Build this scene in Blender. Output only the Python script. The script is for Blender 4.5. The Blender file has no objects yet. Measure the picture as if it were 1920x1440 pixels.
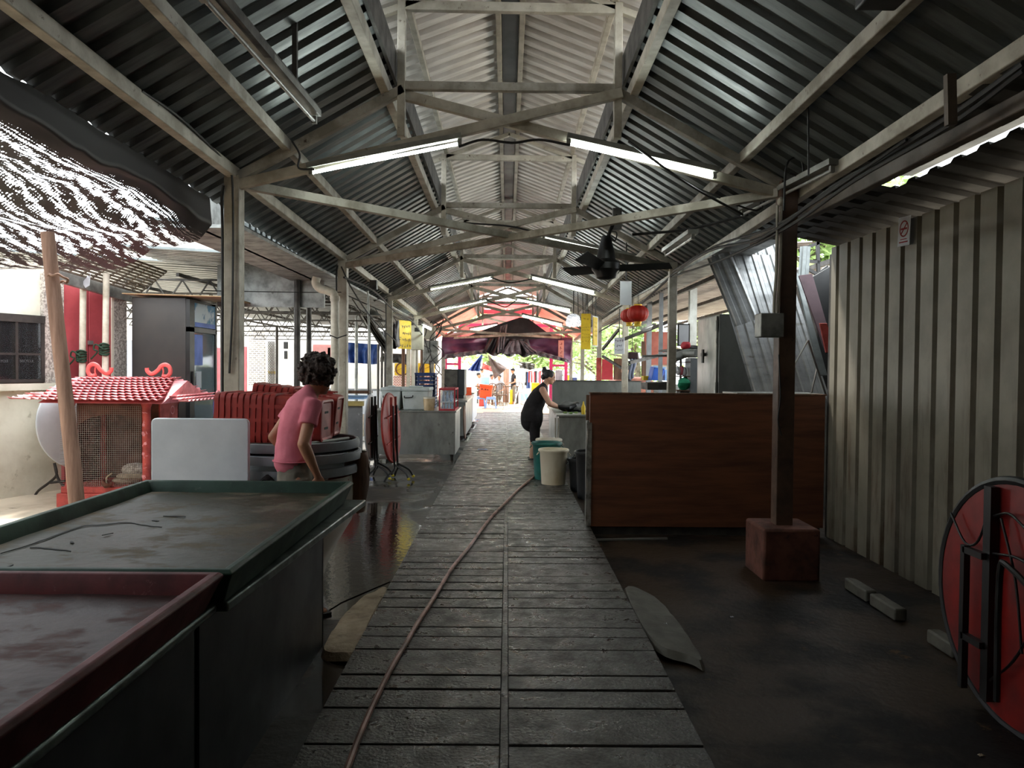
import bpy, bmesh, math, random
from mathutils import Vector, Matrix, Euler, noise
R = math.radians
random.seed(7)
sc = bpy.context.scene
COL = sc.collection
PI = math.pi
# ---------------------------------------------------------------- camera
FPX = 1380.0
cam = bpy.data.objects.new('camera', bpy.data.cameras.new('camera'))
COL.objects.link(cam)
cam.data.sensor_width = 36
cam.data.lens = FPX / 1920 * 36
cam.data.clip_start = 0.02
cam.data.clip_end = 300
CAMLOC = Vector((0, 0, 1.5))
CM = Matrix.Rotation(R(-0.374), 3, 'Z') @ Matrix.Rotation(R(90 - 1.245), 3, 'X') @ Matrix.Rotation(R(0.5), 3, 'Z')
cam.matrix_world = Matrix.Translation(CAMLOC) @ CM.to_4x4()
sc.camera = cam
# ---------------------------------------------------------------- world, sun, exposure
world = bpy.data.worlds.new('sky'); sc.world = world; world.use_nodes = True
bg = world.node_tree.nodes['Background']
bg.inputs[0].default_value = (0.90, 0.96, 1.0, 1)
bg.inputs[1].default_value = 5.5
sun = bpy.data.lights.new('sun', 'SUN'); sun.energy = 9.0; sun.angle = R(8); sun.color = (1, .96, .9)
so = bpy.data.objects.new('sun', sun); COL.objects.link(so)
so.rotation_euler = Euler((R(-22), R(-14), 0))
sc.view_settings.view_transform = 'Standard'
sc.view_settings.look = 'None'
sc.view_settings.gamma = 1
sc.view_settings.use_curve_mapping = False
sc.view_settings.exposure = 0.3
cy = sc.cycles
cy.max_bounces = 7; cy.diffuse_bounces = 5; cy.glossy_bounces = 4; cy.transmission_bounces = 4
cy.transparent_max_bounces = 14
cy.caustics_reflective = False; cy.caustics_refractive = False
cy.sample_clamp_indirect = 6
cy.use_denoising = True

# ---------------------------------------------------------------- geometry helpers
def ray(px, py):
    return (CM @ Vector(((px - 960) / FPX, (720 - py) / FPX, -1))).normalized()
def at(px, py, Y):                       # the point at depth Y seen at a pixel
    d = ray(px, py); return CAMLOC + d * (Y / d.y)
def onz(px, py, z):                      # the point at height z seen at a pixel
    d = ray(px, py); return CAMLOC + d * ((z - CAMLOC.z) / d.z)
def onx(px, py, x):
    d = ray(px, py); return CAMLOC + d * (x / d.x)
def onp(px, py, p, n):
    d = ray(px, py); n = Vector(n); return CAMLOC + d * ((Vector(p) - CAMLOC).dot(n) / d.dot(n))

def V(*a): return Vector(a)

def cr(pts, k=6, closed=False):
    """Catmull-Rom refinement of a path"""
    pts = [Vector(p) for p in pts]
    n = len(pts); out = []
    rng = range(n if closed else n - 1)
    for i in rng:
        p1, p2 = pts[i], pts[(i + 1) % n]
        p0 = pts[i - 1] if (i > 0 or closed) else p1 * 2 - p2
        p3 = pts[(i + 2) % n] if (i + 2 < n or closed) else p2 * 2 - p1
        for j in range(k):
            t = j / k
            out.append(0.5 * ((2 * p1) + (p2 - p0) * t + (2 * p0 - 5 * p1 + 4 * p2 - p3) * t * t + (3 * p1 - p0 - 3 * p2 + p3) * t ** 3))
    if not closed: out.append(pts[-1])
    return out

class MB:
    def __init__(s): s.v = []; s.f = []
    def add(s, vs, fs):
        o = len(s.v); s.v += [Vector(v) for v in vs]; s.f += [tuple(i + o for i in f) for f in fs]; return s
    def join(s, m): return s.add(m.v, m.f)
    def xf(s, M):
        s.v = [M @ v for v in s.v]; return s
    def bx(s, x0, x1, y0, y1, z0, z1):
        return s.add([(x0,y0,z0),(x1,y0,z0),(x1,y1,z0),(x0,y1,z0),(x0,y0,z1),(x1,y0,z1),(x1,y1,z1),(x0,y1,z1)],
                     [(0,3,2,1),(4,5,6,7),(0,1,5,4),(1,2,6,5),(2,3,7,6),(3,0,4,7)])
    def cb(s, c, d, M=None):
        m = MB().bx(-d[0]/2, d[0]/2, -d[1]/2, d[1]/2, -d[2]/2, d[2]/2)
        if M: m.xf(M)
        m.v = [v + Vector(c) for v in m.v]
        return s.join(m)
    def beam(s, p, q, w, h=None, up=(0,0,1), ext=0):
        h = h or w; p = Vector(p); q = Vector(q); d = (q - p).normalized()
        p = p - d * ext; q = q + d * ext
        up = Vector(up)
        if abs(d.dot(up)) > .98: up = Vector((0,1,0)) if abs(d.y) < .9 else Vector((1,0,0))
        a = d.cross(up).normalized() * w / 2; b = a.cross(d).normalized() * h / 2
        vs = [e + i * a + j * b for e in (p, q) for i, j in ((-1,-1),(1,-1),(1,1),(-1,1))]
        return s.add(vs, [(0,1,2,3),(7,6,5,4),(0,4,5,1),(1,5,6,2),(2,6,7,3),(3,7,4,0)])
    def tube(s, pts, r, n=8, closed=False, flat=None):
        pts = [Vector(p) for p in pts]; m = len(pts)
        rs = r if isinstance(r, (list, tuple)) else [r] * m
        T = []
        for i in range(m):
            a = pts[i - 1] if (i or closed) else pts[0]; b = pts[(i + 1) % m] if (i < m - 1 or closed) else pts[-1]
            d = b - a
            T.append(d.normalized() if d.length > 1e-9 else Vector((0, 0, 1)))
        u = T[0].orthogonal().normalized()
        if abs(T[0].z) < .9: u = T[0].cross(Vector((0, 0, 1))).normalized()
        vs = []
        for i in range(m):
            u = (u - T[i] * u.dot(T[i]))
            u = u.normalized() if u.length > 1e-6 else T[i].orthogonal().normalized()
            w = T[i].cross(u)
            rr = rs[i]; ra, rb = rr if isinstance(rr, (list, tuple)) else (rr, rr)
            for k in range(n):
                t = 2 * PI * k / n
                vs.append(pts[i] + u * math.cos(t) * ra + w * math.sin(t) * rb)
        fs = []
        for i in range(m if closed else m - 1):
            for k in range(n):
                j = (i + 1) % m
                fs.append((i*n+k, i*n+(k+1)%n, j*n+(k+1)%n, j*n+k))
        if not closed:
            fs.append(tuple(range(n-1, -1, -1))); fs.append(tuple((m-1)*n+k for k in range(n)))
        return s.add(vs, fs)
    def cyl(s, p, q, r, n=16, r2=None):
        return s.tube([p, q], [r, r if r2 is None else r2], n)
    def lathe(s, prof, c=(0,0,0), n=24, M=None, sx=1, sy=1):
        vs = []; fs = []; m = len(prof)
        for r, z in prof:
            for k in range(n):
                t = 2*PI*k/n; vs.append(Vector((r*math.cos(t)*sx, r*math.sin(t)*sy, z)))
        for i in range(m-1):
            for k in range(n): fs.append((i*n+k, i*n+(k+1)%n, (i+1)*n+(k+1)%n, (i+1)*n+k))
        if prof[0][0] > 1e-6: fs.append(tuple(range(n-1,-1,-1)))
        if prof[-1][0] > 1e-6: fs.append(tuple((m-1)*n+k for k in range(n)))
        mm = MB().add(vs, fs)
        if M: mm.xf(M)
        mm.v = [v + Vector(c) for v in mm.v]
        return s.join(mm)
    def ell(s, c, r, n=16, M=None):
        pr = [(max(1e-5, math.sin(PI*i/10)), -math.cos(PI*i/10)) for i in range(11)]
        m = MB().lathe(pr, (0,0,0), n)
        m.v = [Vector((v.x*r[0], v.y*r[1], v.z*r[2])) for v in m.v]
        if M: m.xf(M)
        m.v = [v + Vector(c) for v in m.v]
        return s.join(m)
    def prism(s, poly, depth):
        """poly: 3-D points of a planar outline; depth: vector"""
        poly = [Vector(p) for p in poly]; depth = Vector(depth); n = len(poly)
        return s.add(poly + [p + depth for p in poly],
            [tuple(range(n-1,-1,-1)), tuple(range(n, 2*n))] + [(i, (i+1)%n, (i+1)%n+n, i+n) for i in range(n)])
    def sheet(s, fn, nu, nv, th=0):
        """fn(u,v)->point, u,v in 0..1; given a thickness it becomes a closed slab"""
        g = [[Vector(fn(i/nu, j/nv)) for j in range(nv+1)] for i in range(nu+1)]
        W = nv+1
        vs = [p for row in g for p in row]
        fs = [(i*W+j, (i+1)*W+j, (i+1)*W+j+1, i*W+j+1) for i in range(nu) for j in range(nv)]
        if not th: return s.add(vs, fs)
        N = []
        for i in range(nu+1):
            for j in range(nv+1):
                a = g[min(i+1,nu)][j]-g[max(i-1,0)][j]; b = g[i][min(j+1,nv)]-g[i][max(j-1,0)]
                c = a.cross(b); N.append(c.normalized() if c.length > 1e-12 else Vector((0,0,1)))
        k = len(vs)
        vs2 = vs + [p - q*th for p, q in zip(vs, N)]
        f2 = fs + [tuple(x+k for x in reversed(f)) for f in fs]
        for i in range(nu):
            f2.append((i*W, i*W+k, (i+1)*W+k, (i+1)*W)); f2.append((i*W+nv, (i+1)*W+nv, (i+1)*W+nv+k, i*W+nv+k))
        for j in range(nv):
            f2.append((j, j+1, j+1+k, j+k)); f2.append((nu*W+j, nu*W+j+k, nu*W+j+1+k, nu*W+j+1))
        return s.add(vs2, f2)
    def corr(s, o, u, v, n, pitch=.19, dep=.03, crest=.3, th=.003, slope=.09, start=0., wob=0.):
        """ribbed sheet: starts at o, pitch repeated along unit u, ribs run along v (full vector); n faces the rib crest"""
        o = Vector(o); u = Vector(u); v = Vector(v); n = Vector(n).normalized()
        L = u.length; uu = u.normalized(); a = []
        x = -start
        while x < L:
            for dx, h in ((0, 0), ((1-crest-2*slope), 0), ((1-crest-slope), 1), ((1-slope), 1)):
                t = x + dx*pitch
                if 0 <= t <= L: a.append((t, h*dep))
            x += pitch
        if a[0][0] > 1e-6: a.insert(0, (0, a[0][1]))
        if L - a[-1][0] > 1e-6: a.append((L, 0))
        m = len(a); vs = []
        for d in (0, th):
            for e in (0, .5, 1):
                for t, h in a: vs.append(o + uu*t + v*e + n*(h+d + wob*noise.noise(o + uu*t*1.3 + v*e)))
        fs = []
        for q in (0, 1):
            for e in (0, 1):
                for i in range(m-1):
                    b = q*3*m + e*m + i
                    f = (b, b+1, b+1+m, b+m); fs.append(f if q else tuple(reversed(f)))
        for i in range(m-1):
            fs.append((i, i+1, i+1+3*m, i+3*m)); b = 2*m+i; fs.append((b, b+3*m, b+1+3*m, b+1))
        return s.add(vs, fs)

def mesh(mb, name, off=None):
    me = bpy.data.meshes.new(name)
    vs = mb.v if off is None else [v - off for v in mb.v]
    me.from_pydata([tuple(v) for v in vs], [], mb.f)
    b = bmesh.new(); b.from_mesh(me)
    bmesh.ops.recalc_face_normals(b, faces=b.faces); b.to_mesh(me); b.free()
    me.polygons.foreach_set('use_smooth', [True]*len(me.polygons))
    me.set_sharp_from_angle(angle=R(38))
    return me
def origin(o):
    t = Vector((0,0,0))
    while o: t += o.location; o = o.parent
    return t
def link(name, mb, m, off, bevel, mods):
    o = bpy.data.objects.new(name, mesh(mb, name, off)); COL.objects.link(o)
    if m: o.data.materials.append(m)
    if bevel:
        b = o.modifiers.new('bevel', 'BEVEL'); b.width = bevel; b.segments = 2; b.limit_method = 'ANGLE'; b.angle_limit = R(40)
    if mods: mods(o)
    return o
def thing(name, label, cat, loc=(0,0,0), group=None):
    o = bpy.data.objects.new(name, None); COL.objects.link(o); o.location = loc; o.empty_display_size = .1
    o['label'] = label; o['category'] = cat
    if group: o['group'] = group
    return o
def part(parent, name, mb, m, label=None, bevel=0, mods=None):
    o = link(name, mb, m, origin(parent), bevel, mods); o.parent = parent
    if label: o['label'] = label
    return o
def single(name, mb, m, label, cat, group=None, bevel=0, mods=None, kind=None):
    xs = [v.x for v in mb.v]; ys = [v.y for v in mb.v]; zs = [v.z for v in mb.v]
    off = Vector(((min(xs)+max(xs))/2, (min(ys)+max(ys))/2, min(zs)))
    o = link(name, mb, m, off, bevel, mods); o.location = off
    o['label'] = label; o['category'] = cat
    if group: o['group'] = group
    if kind: o['kind'] = kind
    return o
def struct(name, mb, m, label=None, mods=None, bevel=0):
    o = link(name, mb, m, None, bevel, mods); o['kind'] = 'structure'
    if label: o['label'] = label
    return o
def dup(root, loc, rz=None, label=None, group=None, M=None):
    r = root.copy(); COL.objects.link(r); r.location = loc
    if rz is not None: r.rotation_euler = (0, 0, rz)
    if M is not None: r.rotation_euler = M.to_euler()
    if label: r['label'] = label
    if group: r['group'] = group
    for ch in list(root.children):
        c = ch.copy(); COL.objects.link(c); c.parent = r
        for g in list(ch.children):
            d = g.copy(); COL.objects.link(d); d.parent = c
    return r
def remesh(vox, sm=6, disp=None):
    def f(o):
        a = o.modifiers.new('remesh', 'REMESH'); a.mode = 'VOXEL'; a.voxel_size = vox; a.use_smooth_shade = True
        b = o.modifiers.new('smooth', 'SMOOTH'); b.iterations = sm; b.factor = .6
        if disp:
            t = bpy.data.textures.new('folds', 'CLOUDS'); t.noise_scale = disp[1]; t.noise_depth = 2
            d = o.modifiers.new('folds', 'DISPLACE'); d.texture = t; d.strength = disp[0]; d.mid_level = .5
    return f
def text_mesh(txt, size, M, depth=.002, align='CENTER'):
    """lettering as a mesh, laid out in the local XY plane then moved by M"""
    c = bpy.data.curves.new('lettering', 'FONT'); c.body = txt; c.size = size; c.extrude = depth
    c.align_x = align; c.align_y = 'CENTER'; c.resolution_u = 3
    o = bpy.data.objects.new('lettering', c); COL.objects.link(o)
    dg = bpy.context.evaluated_depsgraph_get()
    me = bpy.data.meshes.new_from_object(o.evaluated_get(dg))
    mb = MB().add([M @ v.co for v in me.vertices], [tuple(p.vertices) for p in me.polygons])
    bpy.data.objects.remove(o); bpy.data.meshes.remove(me)
    return mb
def frame3(o, x, y):
    x = Vector(x).normalized(); y = Vector(y).normalized(); z = x.cross(y)
    return Matrix.Translation(Vector(o)) @ Matrix((x, y, z)).transposed().to_4x4()

# ---------------------------------------------------------------- materials
def lin(c):
    if isinstance(c, str): c = [int(c[i:i+2], 16)/255 for i in (0, 2, 4)]
    return tuple(x/12.92 if x <= .04045 else ((x+.055)/1.055)**2.4 for x in c) + (1,)
def nodes(name):
    m = bpy.data.materials.new(name); m.use_nodes = True
    nt = m.node_tree; b = nt.nodes['Principled BSDF']
    return m, nt, b
def nd(nt, t, **k):
    n = nt.nodes.new(t)
    for a, v in k.items(): setattr(n, a, v)
    return n
def coord(nt, stretch=(1,1,1), kind='Object'):
    tc = nd(nt, 'ShaderNodeTexCoord'); mp = nd(nt, 'ShaderNodeMapping')
    mp.inputs['Scale'].default_value = stretch
    nt.links.new(tc.outputs[kind], mp.inputs[0]); return mp.outputs[0]
def noisefac(nt, co, scale, lo, hi, detail=6, rough=.6):
    n = nd(nt, 'ShaderNodeTexNoise'); n.inputs['Scale'].default_value = scale; n.inputs['Detail'].default_value = detail
    n.inputs['Roughness'].default_value = rough; nt.links.new(co, n.inputs['Vector'])
    r = nd(nt, 'ShaderNodeMapRange'); r.inputs[1].default_value = lo; r.inputs[2].default_value = hi
    nt.links.new(n.outputs[0], r.inputs[0]); return r.outputs[0]
def mixc(nt, f, a, b):
    m = nd(nt, 'ShaderNodeMix', data_type='RGBA')
    if hasattr(f, 'links'): nt.links.new(f, m.inputs[0])
    else: m.inputs[0].default_value = f
    for x, i in ((a, 6), (b, 7)):
        if hasattr(x, 'links'): nt.links.new(x, m.inputs[i])
        else: m.inputs[i].default_value = x
    return m.outputs[2]
def bumpn(nt, b, co, scale, strength, dist=.01, detail=5):
    n = nd(nt, 'ShaderNodeTexNoise'); n.inputs['Scale'].default_value = scale; n.inputs['Detail'].default_value = detail
    nt.links.new(co, n.inputs['Vector'])
    bp = nd(nt, 'ShaderNodeBump'); bp.inputs['Strength'].default_value = strength; bp.inputs['Distance'].default_value = dist
    nt.links.new(n.outputs[0], bp.inputs['Height']); nt.links.new(bp.outputs[0], b.inputs['Normal'])
    return bp
def pm(name, c1, c2=None, scale=5, rough=.6, metal=0, bump=.15, bscale=30, stretch=(1,1,1), lo=.4, hi=.65, spots=None, sscale=25, trans=0, spec=.5, rvar=.12):
    """painted / weathered surface: two tones mixed by noise, optional small spots"""
    m, nt, b = nodes(name); co = coord(nt, stretch)
    c1 = lin(c1); c2 = lin(c2) if c2 else tuple(x*.72 for x in c1[:3]) + (1,)
    f = noisefac(nt, co, scale, lo, hi)
    col = mixc(nt, f, c1, c2)
    if spots:
        g = noisefac(nt, co, sscale, .62, .70, 8, .7)
        col = mixc(nt, g, col, lin(spots))
    nt.links.new(col, b.inputs['Base Color'])
    b.inputs['Metallic'].default_value = metal
    b.inputs['Specular IOR Level'].default_value = spec
    rr = nd(nt, 'ShaderNodeMapRange'); rr.inputs[3].default_value = rough; rr.inputs[4].default_value = min(1, rough+rvar)
    nt.links.new(f, rr.inputs[0]); nt.links.new(rr.outputs[0], b.inputs['Roughness'])
    if bump: bumpn(nt, b, co, bscale, bump)
    if trans:
        out = nt.nodes['Material Output']
        tr = nd(nt, 'ShaderNodeBsdfTranslucent'); nt.links.new(col, tr.inputs[0])
        mx = nd(nt, 'ShaderNodeMixShader'); mx.inputs[0].default_value = trans
        nt.links.new(b.outputs[0], mx.inputs[1]); nt.links.new(tr.outputs[0], mx.inputs[2]); nt.links.new(mx.outputs[0], out.inputs[0])
    return m
def emit(name, c, s):
    m, nt, b = nodes(name)
    b.inputs['Base Color'].default_value = lin(c); b.inputs['Emission Color'].default_value = lin(c); b.inputs['Emission Strength'].default_value = s
    return m
M = {}
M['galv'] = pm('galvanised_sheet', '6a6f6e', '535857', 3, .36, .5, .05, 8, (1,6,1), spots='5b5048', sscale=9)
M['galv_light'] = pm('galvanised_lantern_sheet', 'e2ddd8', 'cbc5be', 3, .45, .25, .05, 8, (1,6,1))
M['cream'] = pm('cream_painted_steel', 'b3ad9e', '8f8879', 5, .5, .0, .12, 40, spots='4f3d2e', sscale=16)
M['cream_rust'] = pm('rusty_cream_steel', 'a09b8f', '7a7467', 4, .55, .0, .2, 40, spots='3d2a1d', sscale=11, lo=.42, hi=.6)
M['darksteel'] = pm('dark_weathered_steel', '4a4742', '2f2c29', 6, .5, .3, .15, 40)
M['black'] = pm('black_enamel', '141414', '1f1e1d', 6, .35, .2, .05, 40)
M['brownpost'] = pm('brown_painted_post', '5f4839', '3a2b22', 4, .5, 0, .15, 40, spots='2a1a12', sscale=14)
M['maroonblock'] = pm('red_painted_concrete', '6b3f31', '44291f', 5, .8, 0, .5, 25, spots='33201a', sscale=12)
M['steel'] = pm('brushed_stainless', 'adaea8', '85867f', 2.2, .30, .6, .06, 60, (1.5,1.5,.8), spots='5a5751', sscale=5)
M['steel_dull'] = pm('dull_stainless_panel', '7d7f7b', '646662', 2.2, .36, .5, .08, 20, (1.5,1.5,.8))
M['steel_dark'] = pm('dark_steel_panel', '34363a', '26282b', 2, .4, .4, .06, 12)
M['ply'] = pm('dark_plywood', '6e4029', '4a2818', 2.2, .5, 0, .12, 30, (.6,1,6), lo=.38, hi=.66, spots='6e4630', sscale=6)
M['foil'] = pm('creased_foil', 'b8b4ac', '75716a', 12, .3, .7, .8, 22)
M['redp'] = pm('red_plastic', 'a3332a', '7c241e', 4, .42, 0, .04, 30)
M['redpaint'] = pm('red_paint', 'b84a42', '8c332d', 7, .6, 0, .2, 40, spots='5c2a22')
M['pinktile'] = pm('faded_red_tiles', 'de9093', 'bd7275', 9, .6, 0, .15, 50, spots='7a5a52', sscale=14)
M['redtable'] = pm('red_table_top', '861a15', '5f110e', 3, .35, 0, .03, 30)
M['white'] = pm('white_plastic', 'd9dde2', 'c4c9cf', 2, .4, 0, .02, 20)
M['greyp'] = pm('grey_plastic', '8e9499', '74797e', 3, .45, 0, .03, 20)
M['foam'] = pm('white_foam', 'cfd4d2', 'b9bfbc', 5, .7, 0, .1, 60)
M['offwhite'] = pm('aged_white_plastic', 'd6cfc0', 'b3a890', 4, .45, 0, .05, 20)
M['teal'] = pm('teal_plastic', '1f6b62', '154c45', 4, .45, 0, .04, 20)
M['blackp'] = pm('black_plastic', '1c1d1e', '101112', 4, .4, 0, .04, 20)
M['blue'] = pm('blue_plastic', '2a5fc4', '1e4a9e', 4, .45, 0, .04, 20)
M['lblue'] = pm('light_blue_plastic', '8fb8e6', '7aa6d8', 4, .45, 0, .04, 20)
M['orange'] = pm('orange_plastic', 'ee5a2a', 'd84c20', 4, .45, 0, .04, 20)
M['yellow'] = pm('yellow_board', 'e3c52e', 'cdae22', 5, .5, 0, .03, 20, trans=.25)
M['wood'] = pm('weathered_wood_pole', 'b08b76', '8a6a58', 4, .7, 0, .3, 20, (6,6,.5))
M['woodd'] = pm('brown_wood', '6b4c38', '4d3526', 4, .7, 0, .3, 20, (5,5,.6))
M['plaster'] = pm('cream_plaster', 'e2dccb', 'c8c0ad', 1.6, .85, 0, .25, 30, spots='b1a893', sscale=5)
M['pebble'] = pm('pebbledash', 'c4bcb2', '8a827a', 38, .9, 0, 1.0, 60, lo=.42, hi=.58)
M['reddoor'] = pm('red_sheet_door', 'b24a50', '9a3b41', 3, .5, 0, .06, 20)
M['frame'] = pm('dark_bronze_frame', '3c3632', '2a2623', 5, .5, .2, .1, 30)
M['pvc'] = pm('cream_pvc_pipe', 'cfc9b8', 'a59d8a', 5, .4, 0, .05, 20)
M['conduit'] = pm('grey_conduit', 'a09a8c', '7c766a', 6, .45, 0, .05, 20)
M['cable'] = pm('black_cable', '1a1a1a', '262524', 8, .55, 0, 0)
M['hose'] = pm('pink_garden_hose', 'a97f72', '70564c', 6, .45, 0, .05, 40)
M['purple'] = pm('purple_tarpaulin', '75486a', '593350', 2, .5, 0, .3, 6, trans=.3)
M['blacktarp'] = pm('black_plastic_sheet', '1e1b1e', '353136', 2, .3, 0, .6, 5)
M['greytarp'] = pm('grey_plastic_sheet', '9a949c', '5a545c', 5, .35, 0, .6, 9, trans=.3)
M['bluetarp'] = pm('blue_tarpaulin', '2f55a0', '254580', 3, .5, 0, .3, 8, trans=.3)
M['whitetarp'] = pm('white_canvas', 'dfe4e4', 'c5cbcc', 3, .6, 0, .3, 8, trans=.35)
M['greycanvas'] = pm('grey_canvas', '6b6964', '4e4c48', 3, .7, 0, .3, 8)
M['pinksheet'] = pm('pink_translucent_sheet', 'f6b8b4', 'eea4a0', 3, .5, 0, .05, 10, trans=.55)
M['orangesheet'] = pm('orange_translucent_sheet', 'f6c8ba', 'ecb6a8', 3, .5, 0, .05, 10, trans=.5)
M['crimson'] = pm('crimson_board', 'd84a56', 'c43a46', 3, .5, 0, .05, 10, trans=.3)
M['magenta'] = pm('pink_red_frame_paint', 'd6366a', 'b82a58', 3, .5, 0, .05, 10)
M['brick'] = None
M['whitewall'] = pm('white_render', 'f0eee8', 'dcd9d0', 2, .8, 0, .1, 20)
M['skin'] = pm('skin', 'b98466', 'a87257', 6, .5, 0, .08, 60)
M['skin_light'] = pm('lighter_skin', 'c99b80', 'b98a70', 6, .5, 0, .06, 60)
M['hair'] = pm('dark_brown_hair', '3a2822', '241813', 30, .55, 0, .9, 90, (1,1,3))
M['hairb'] = pm('black_hair', '14100f', '0d0a09', 30, .5, 0, .7, 90)
M['pinkshirt'] = pm('pink_cotton', 'dd7d8c', 'c96b7b', 5, .85, 0, .35, 14)
M['trouser'] = pm('grey_trousers', '7b7468', '625c52', 5, .85, 0, .3, 14)
M['blackcloth'] = pm('black_cloth', '1d1719', '141012', 6, .85, 0, .35, 16)
M['lantern'] = pm('red_lantern_silk', 'c02818', '9c1c10', 5, .5, 0, .2, 20, trans=.25)
M['gold'] = pm('gold_trim', 'd8a830', 'b08420', 6, .4, .5, .1, 20)
M['paper'] = pm('white_paper', 'e0e3e8', 'cfd3d9', 3, .7, 0, .03, 20, trans=.3)
M['ink'] = pm('dark_ink', '3a3a58', '2c2c44', 6, .7, 0, 0)
M['blackink'] = pm('black_ink', '101010', '181818', 6, .7, 0, 0)
M['redink'] = pm('red_ink', '9c1f24', '86181c', 6, .7, 0, 0)
M['green'] = pm('green_cloth', '2c9a72', '1f7a58', 6, .7, 0, .2, 20)
M['darkgreen'] = pm('green_rope', '1e3a26', '142a1a', 20, .8, 0, .4, 60)
M['leaf'] = pm('leaves', 'b2c688', '7f9c5c', 3, .55, 0, 0, trans=.45)
M['bark'] = pm('bark', '6a6255', '4a443a', 8, .9, 0, .6, 20)
M['glassy'] = None
M['tube'] = emit('lit_tube', 'f4fff8', 58)
M['tube_far'] = emit('lit_tube_far', 'f8fcff', 26)
M['tube_off'] = pm('unlit_tube_glass', '9a9a96', '8a8a86', 3, .25, 0, 0)
M['fixture'] = pm('white_lamp_housing', '85857e', '66665f', 5, .45, .1, .05, 20)
M['meterbox'] = pm('grey_meter_box', '9a9c98', '6c6e6b', 6, .45, .3, .1, 20, spots='565350', sscale=9)
M['beige'] = pm('beige_box', 'b5b1a2', '9d998b', 4, .5, 0, .05, 20)
M['pinkwall'] = pm('salmon_stall_wall', 'b5695a', '9c584b', 3, .7, 0, .05, 20)
M['greenpaint'] = pm('dark_green_paint', '1c382b', '12251b', 5, .5, 0, .12, 30, spots='3a463d', sscale=22, spec=.25)
M['redwood'] = pm('dark_red_paint', '5e1417', '3f0c0f', 5, .5, 0, .1, 30, spots='6c3f3c', sscale=26, spec=.25)
M['steeledge'] = pm('worn_steel_lip', '69746f', '3f4845', 9, .3, .7, .1, 30)
M['galv_stall'] = pm('stall_roof_sheet', 'a49a96', '8a807c', 3, .5, .2, .05, 8)
M['darkroof'] = pm('dark_roof_sheet', '33312e', '242220', 4, .6, .1, .1, 20)
M['yellowcap'] = pm('yellow_foot_cap', 'd8c832', 'c0b028', 5, .5, 0, 0)
M['maroon'] = pm('maroon_board', '35131f', '240c15', 3, .6, 0, .1, 20)
M['netwood'] = pm('bamboo', '6f6658', '50493f', 6, .7, 0, .2, 30)

def glass(name, c, a, rough=.05):
    m, nt, b = nodes(name); out = nt.nodes['Material Output']
    b.inputs['Base Color'].default_value = lin(c); b.inputs['Roughness'].default_value = rough
    t = nd(nt, 'ShaderNodeBsdfTransparent'); mx = nd(nt, 'ShaderNodeMixShader'); mx.inputs[0].default_value = a
    nt.links.new(t.outputs[0], mx.inputs[1]); nt.links.new(b.outputs[0], mx.inputs[2]); nt.links.new(mx.outputs[0], out.inputs[0])
    return m
M['clear'] = glass('clear_plastic', 'c8ccd0', .35, .12)
M['fridgeglass'] = glass('fridge_glass', '7e8f95', .55)
M['polythene'] = glass('milky_polythene', 'cfcac0', .8, .35)
M['winglass'] = glass('window_glass', '2c2c2e', .45)

def mat_walk():
    m, nt, b = nodes('wet_grooved_concrete'); co = coord(nt)
    f = noisefac(nt, co, 2.2, .38, .62); g = noisefac(nt, co, 55, .35, .7, 3); h = noisefac(nt, co, 7, .4, .62, 8, .7)
    c = mixc(nt, f, lin('35312e'), lin('1f1c1a')); c = mixc(nt, g, c, lin('4b4741'))
    k = noisefac(nt, co, 1.1, .52, .66, 6, .6); c = mixc(nt, k, c, lin('5e5a54'))
    nt.links.new(c, b.inputs['Base Color'])
    r = nd(nt, 'ShaderNodeMapRange'); r.inputs[3].default_value = .24; r.inputs[4].default_value = .62
    nt.links.new(h, r.inputs[0]); nt.links.new(r.outputs[0], b.inputs['Roughness'])
    bumpn(nt, b, co, 60, .55, .012, 8); return m
M['walk'] = mat_walk()
def mat_floor():
    m, nt, b = nodes('wet_dirty_floor'); co = coord(nt)
    f = noisefac(nt, co, 1.3, .4, .62, 7, .65); c = mixc(nt, f, lin('2d2620'), lin('1a1512'))
    g = noisefac(nt, co, 3.1, .55, .68, 7, .65); c = mixc(nt, g, c, lin('3f3225'))
    nt.links.new(c, b.inputs['Base Color'])
    w = noisefac(nt, co, .9, .44, .54, 4, .5)
    r = nd(nt, 'ShaderNodeMapRange'); r.inputs[3].default_value = .06; r.inputs[4].default_value = .5
    nt.links.new(w, r.inputs[0]); nt.links.new(r.outputs[0], b.inputs['Roughness'])
    bp = bumpn(nt, b, co, 16, .3, .01, 8)
    s = nd(nt, 'ShaderNodeMapRange'); s.inputs[3].default_value = .04; s.inputs[4].default_value = .6
    nt.links.new(w, s.inputs[0]); nt.links.new(s.outputs[0], bp.inputs['Strength'])
    return m
M['floor'] = mat_floor()
M['floor_right'] = pm('dark_muddy_floor', '35281c', '0c0908', 1.5, .5, 0, .6, 18, spots='6a5136', sscale=3.0, lo=.45, hi=.58, spec=.25)
def mat_puddle():
    m, nt, b = nodes('puddle_water'); co = coord(nt)
    b.inputs['Base Color'].default_value = lin('1a1512'); b.inputs['Roughness'].default_value = .07; b.inputs['Specular IOR Level'].default_value = .5
    bumpn(nt, b, co, 18, .22, .008, 5); return m
M['puddle'] = mat_puddle()
M['dullyellow'] = pm('dull_yellow_paint', 'c2ad66', 'a8955a', 5, .5, 0, .03)
M['outside'] = pm('pale_concrete_yard', 'c9bba5', 'a99b86', 1.5, .85, 0, .3, 20, spots='8f8371', sscale=4)
M['patch'] = pm('rough_mortar_patch', 'a8967e', '7d6d5a', 6, .75, 0, .9, 40, spots='4a3f35', sscale=14)
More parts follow.
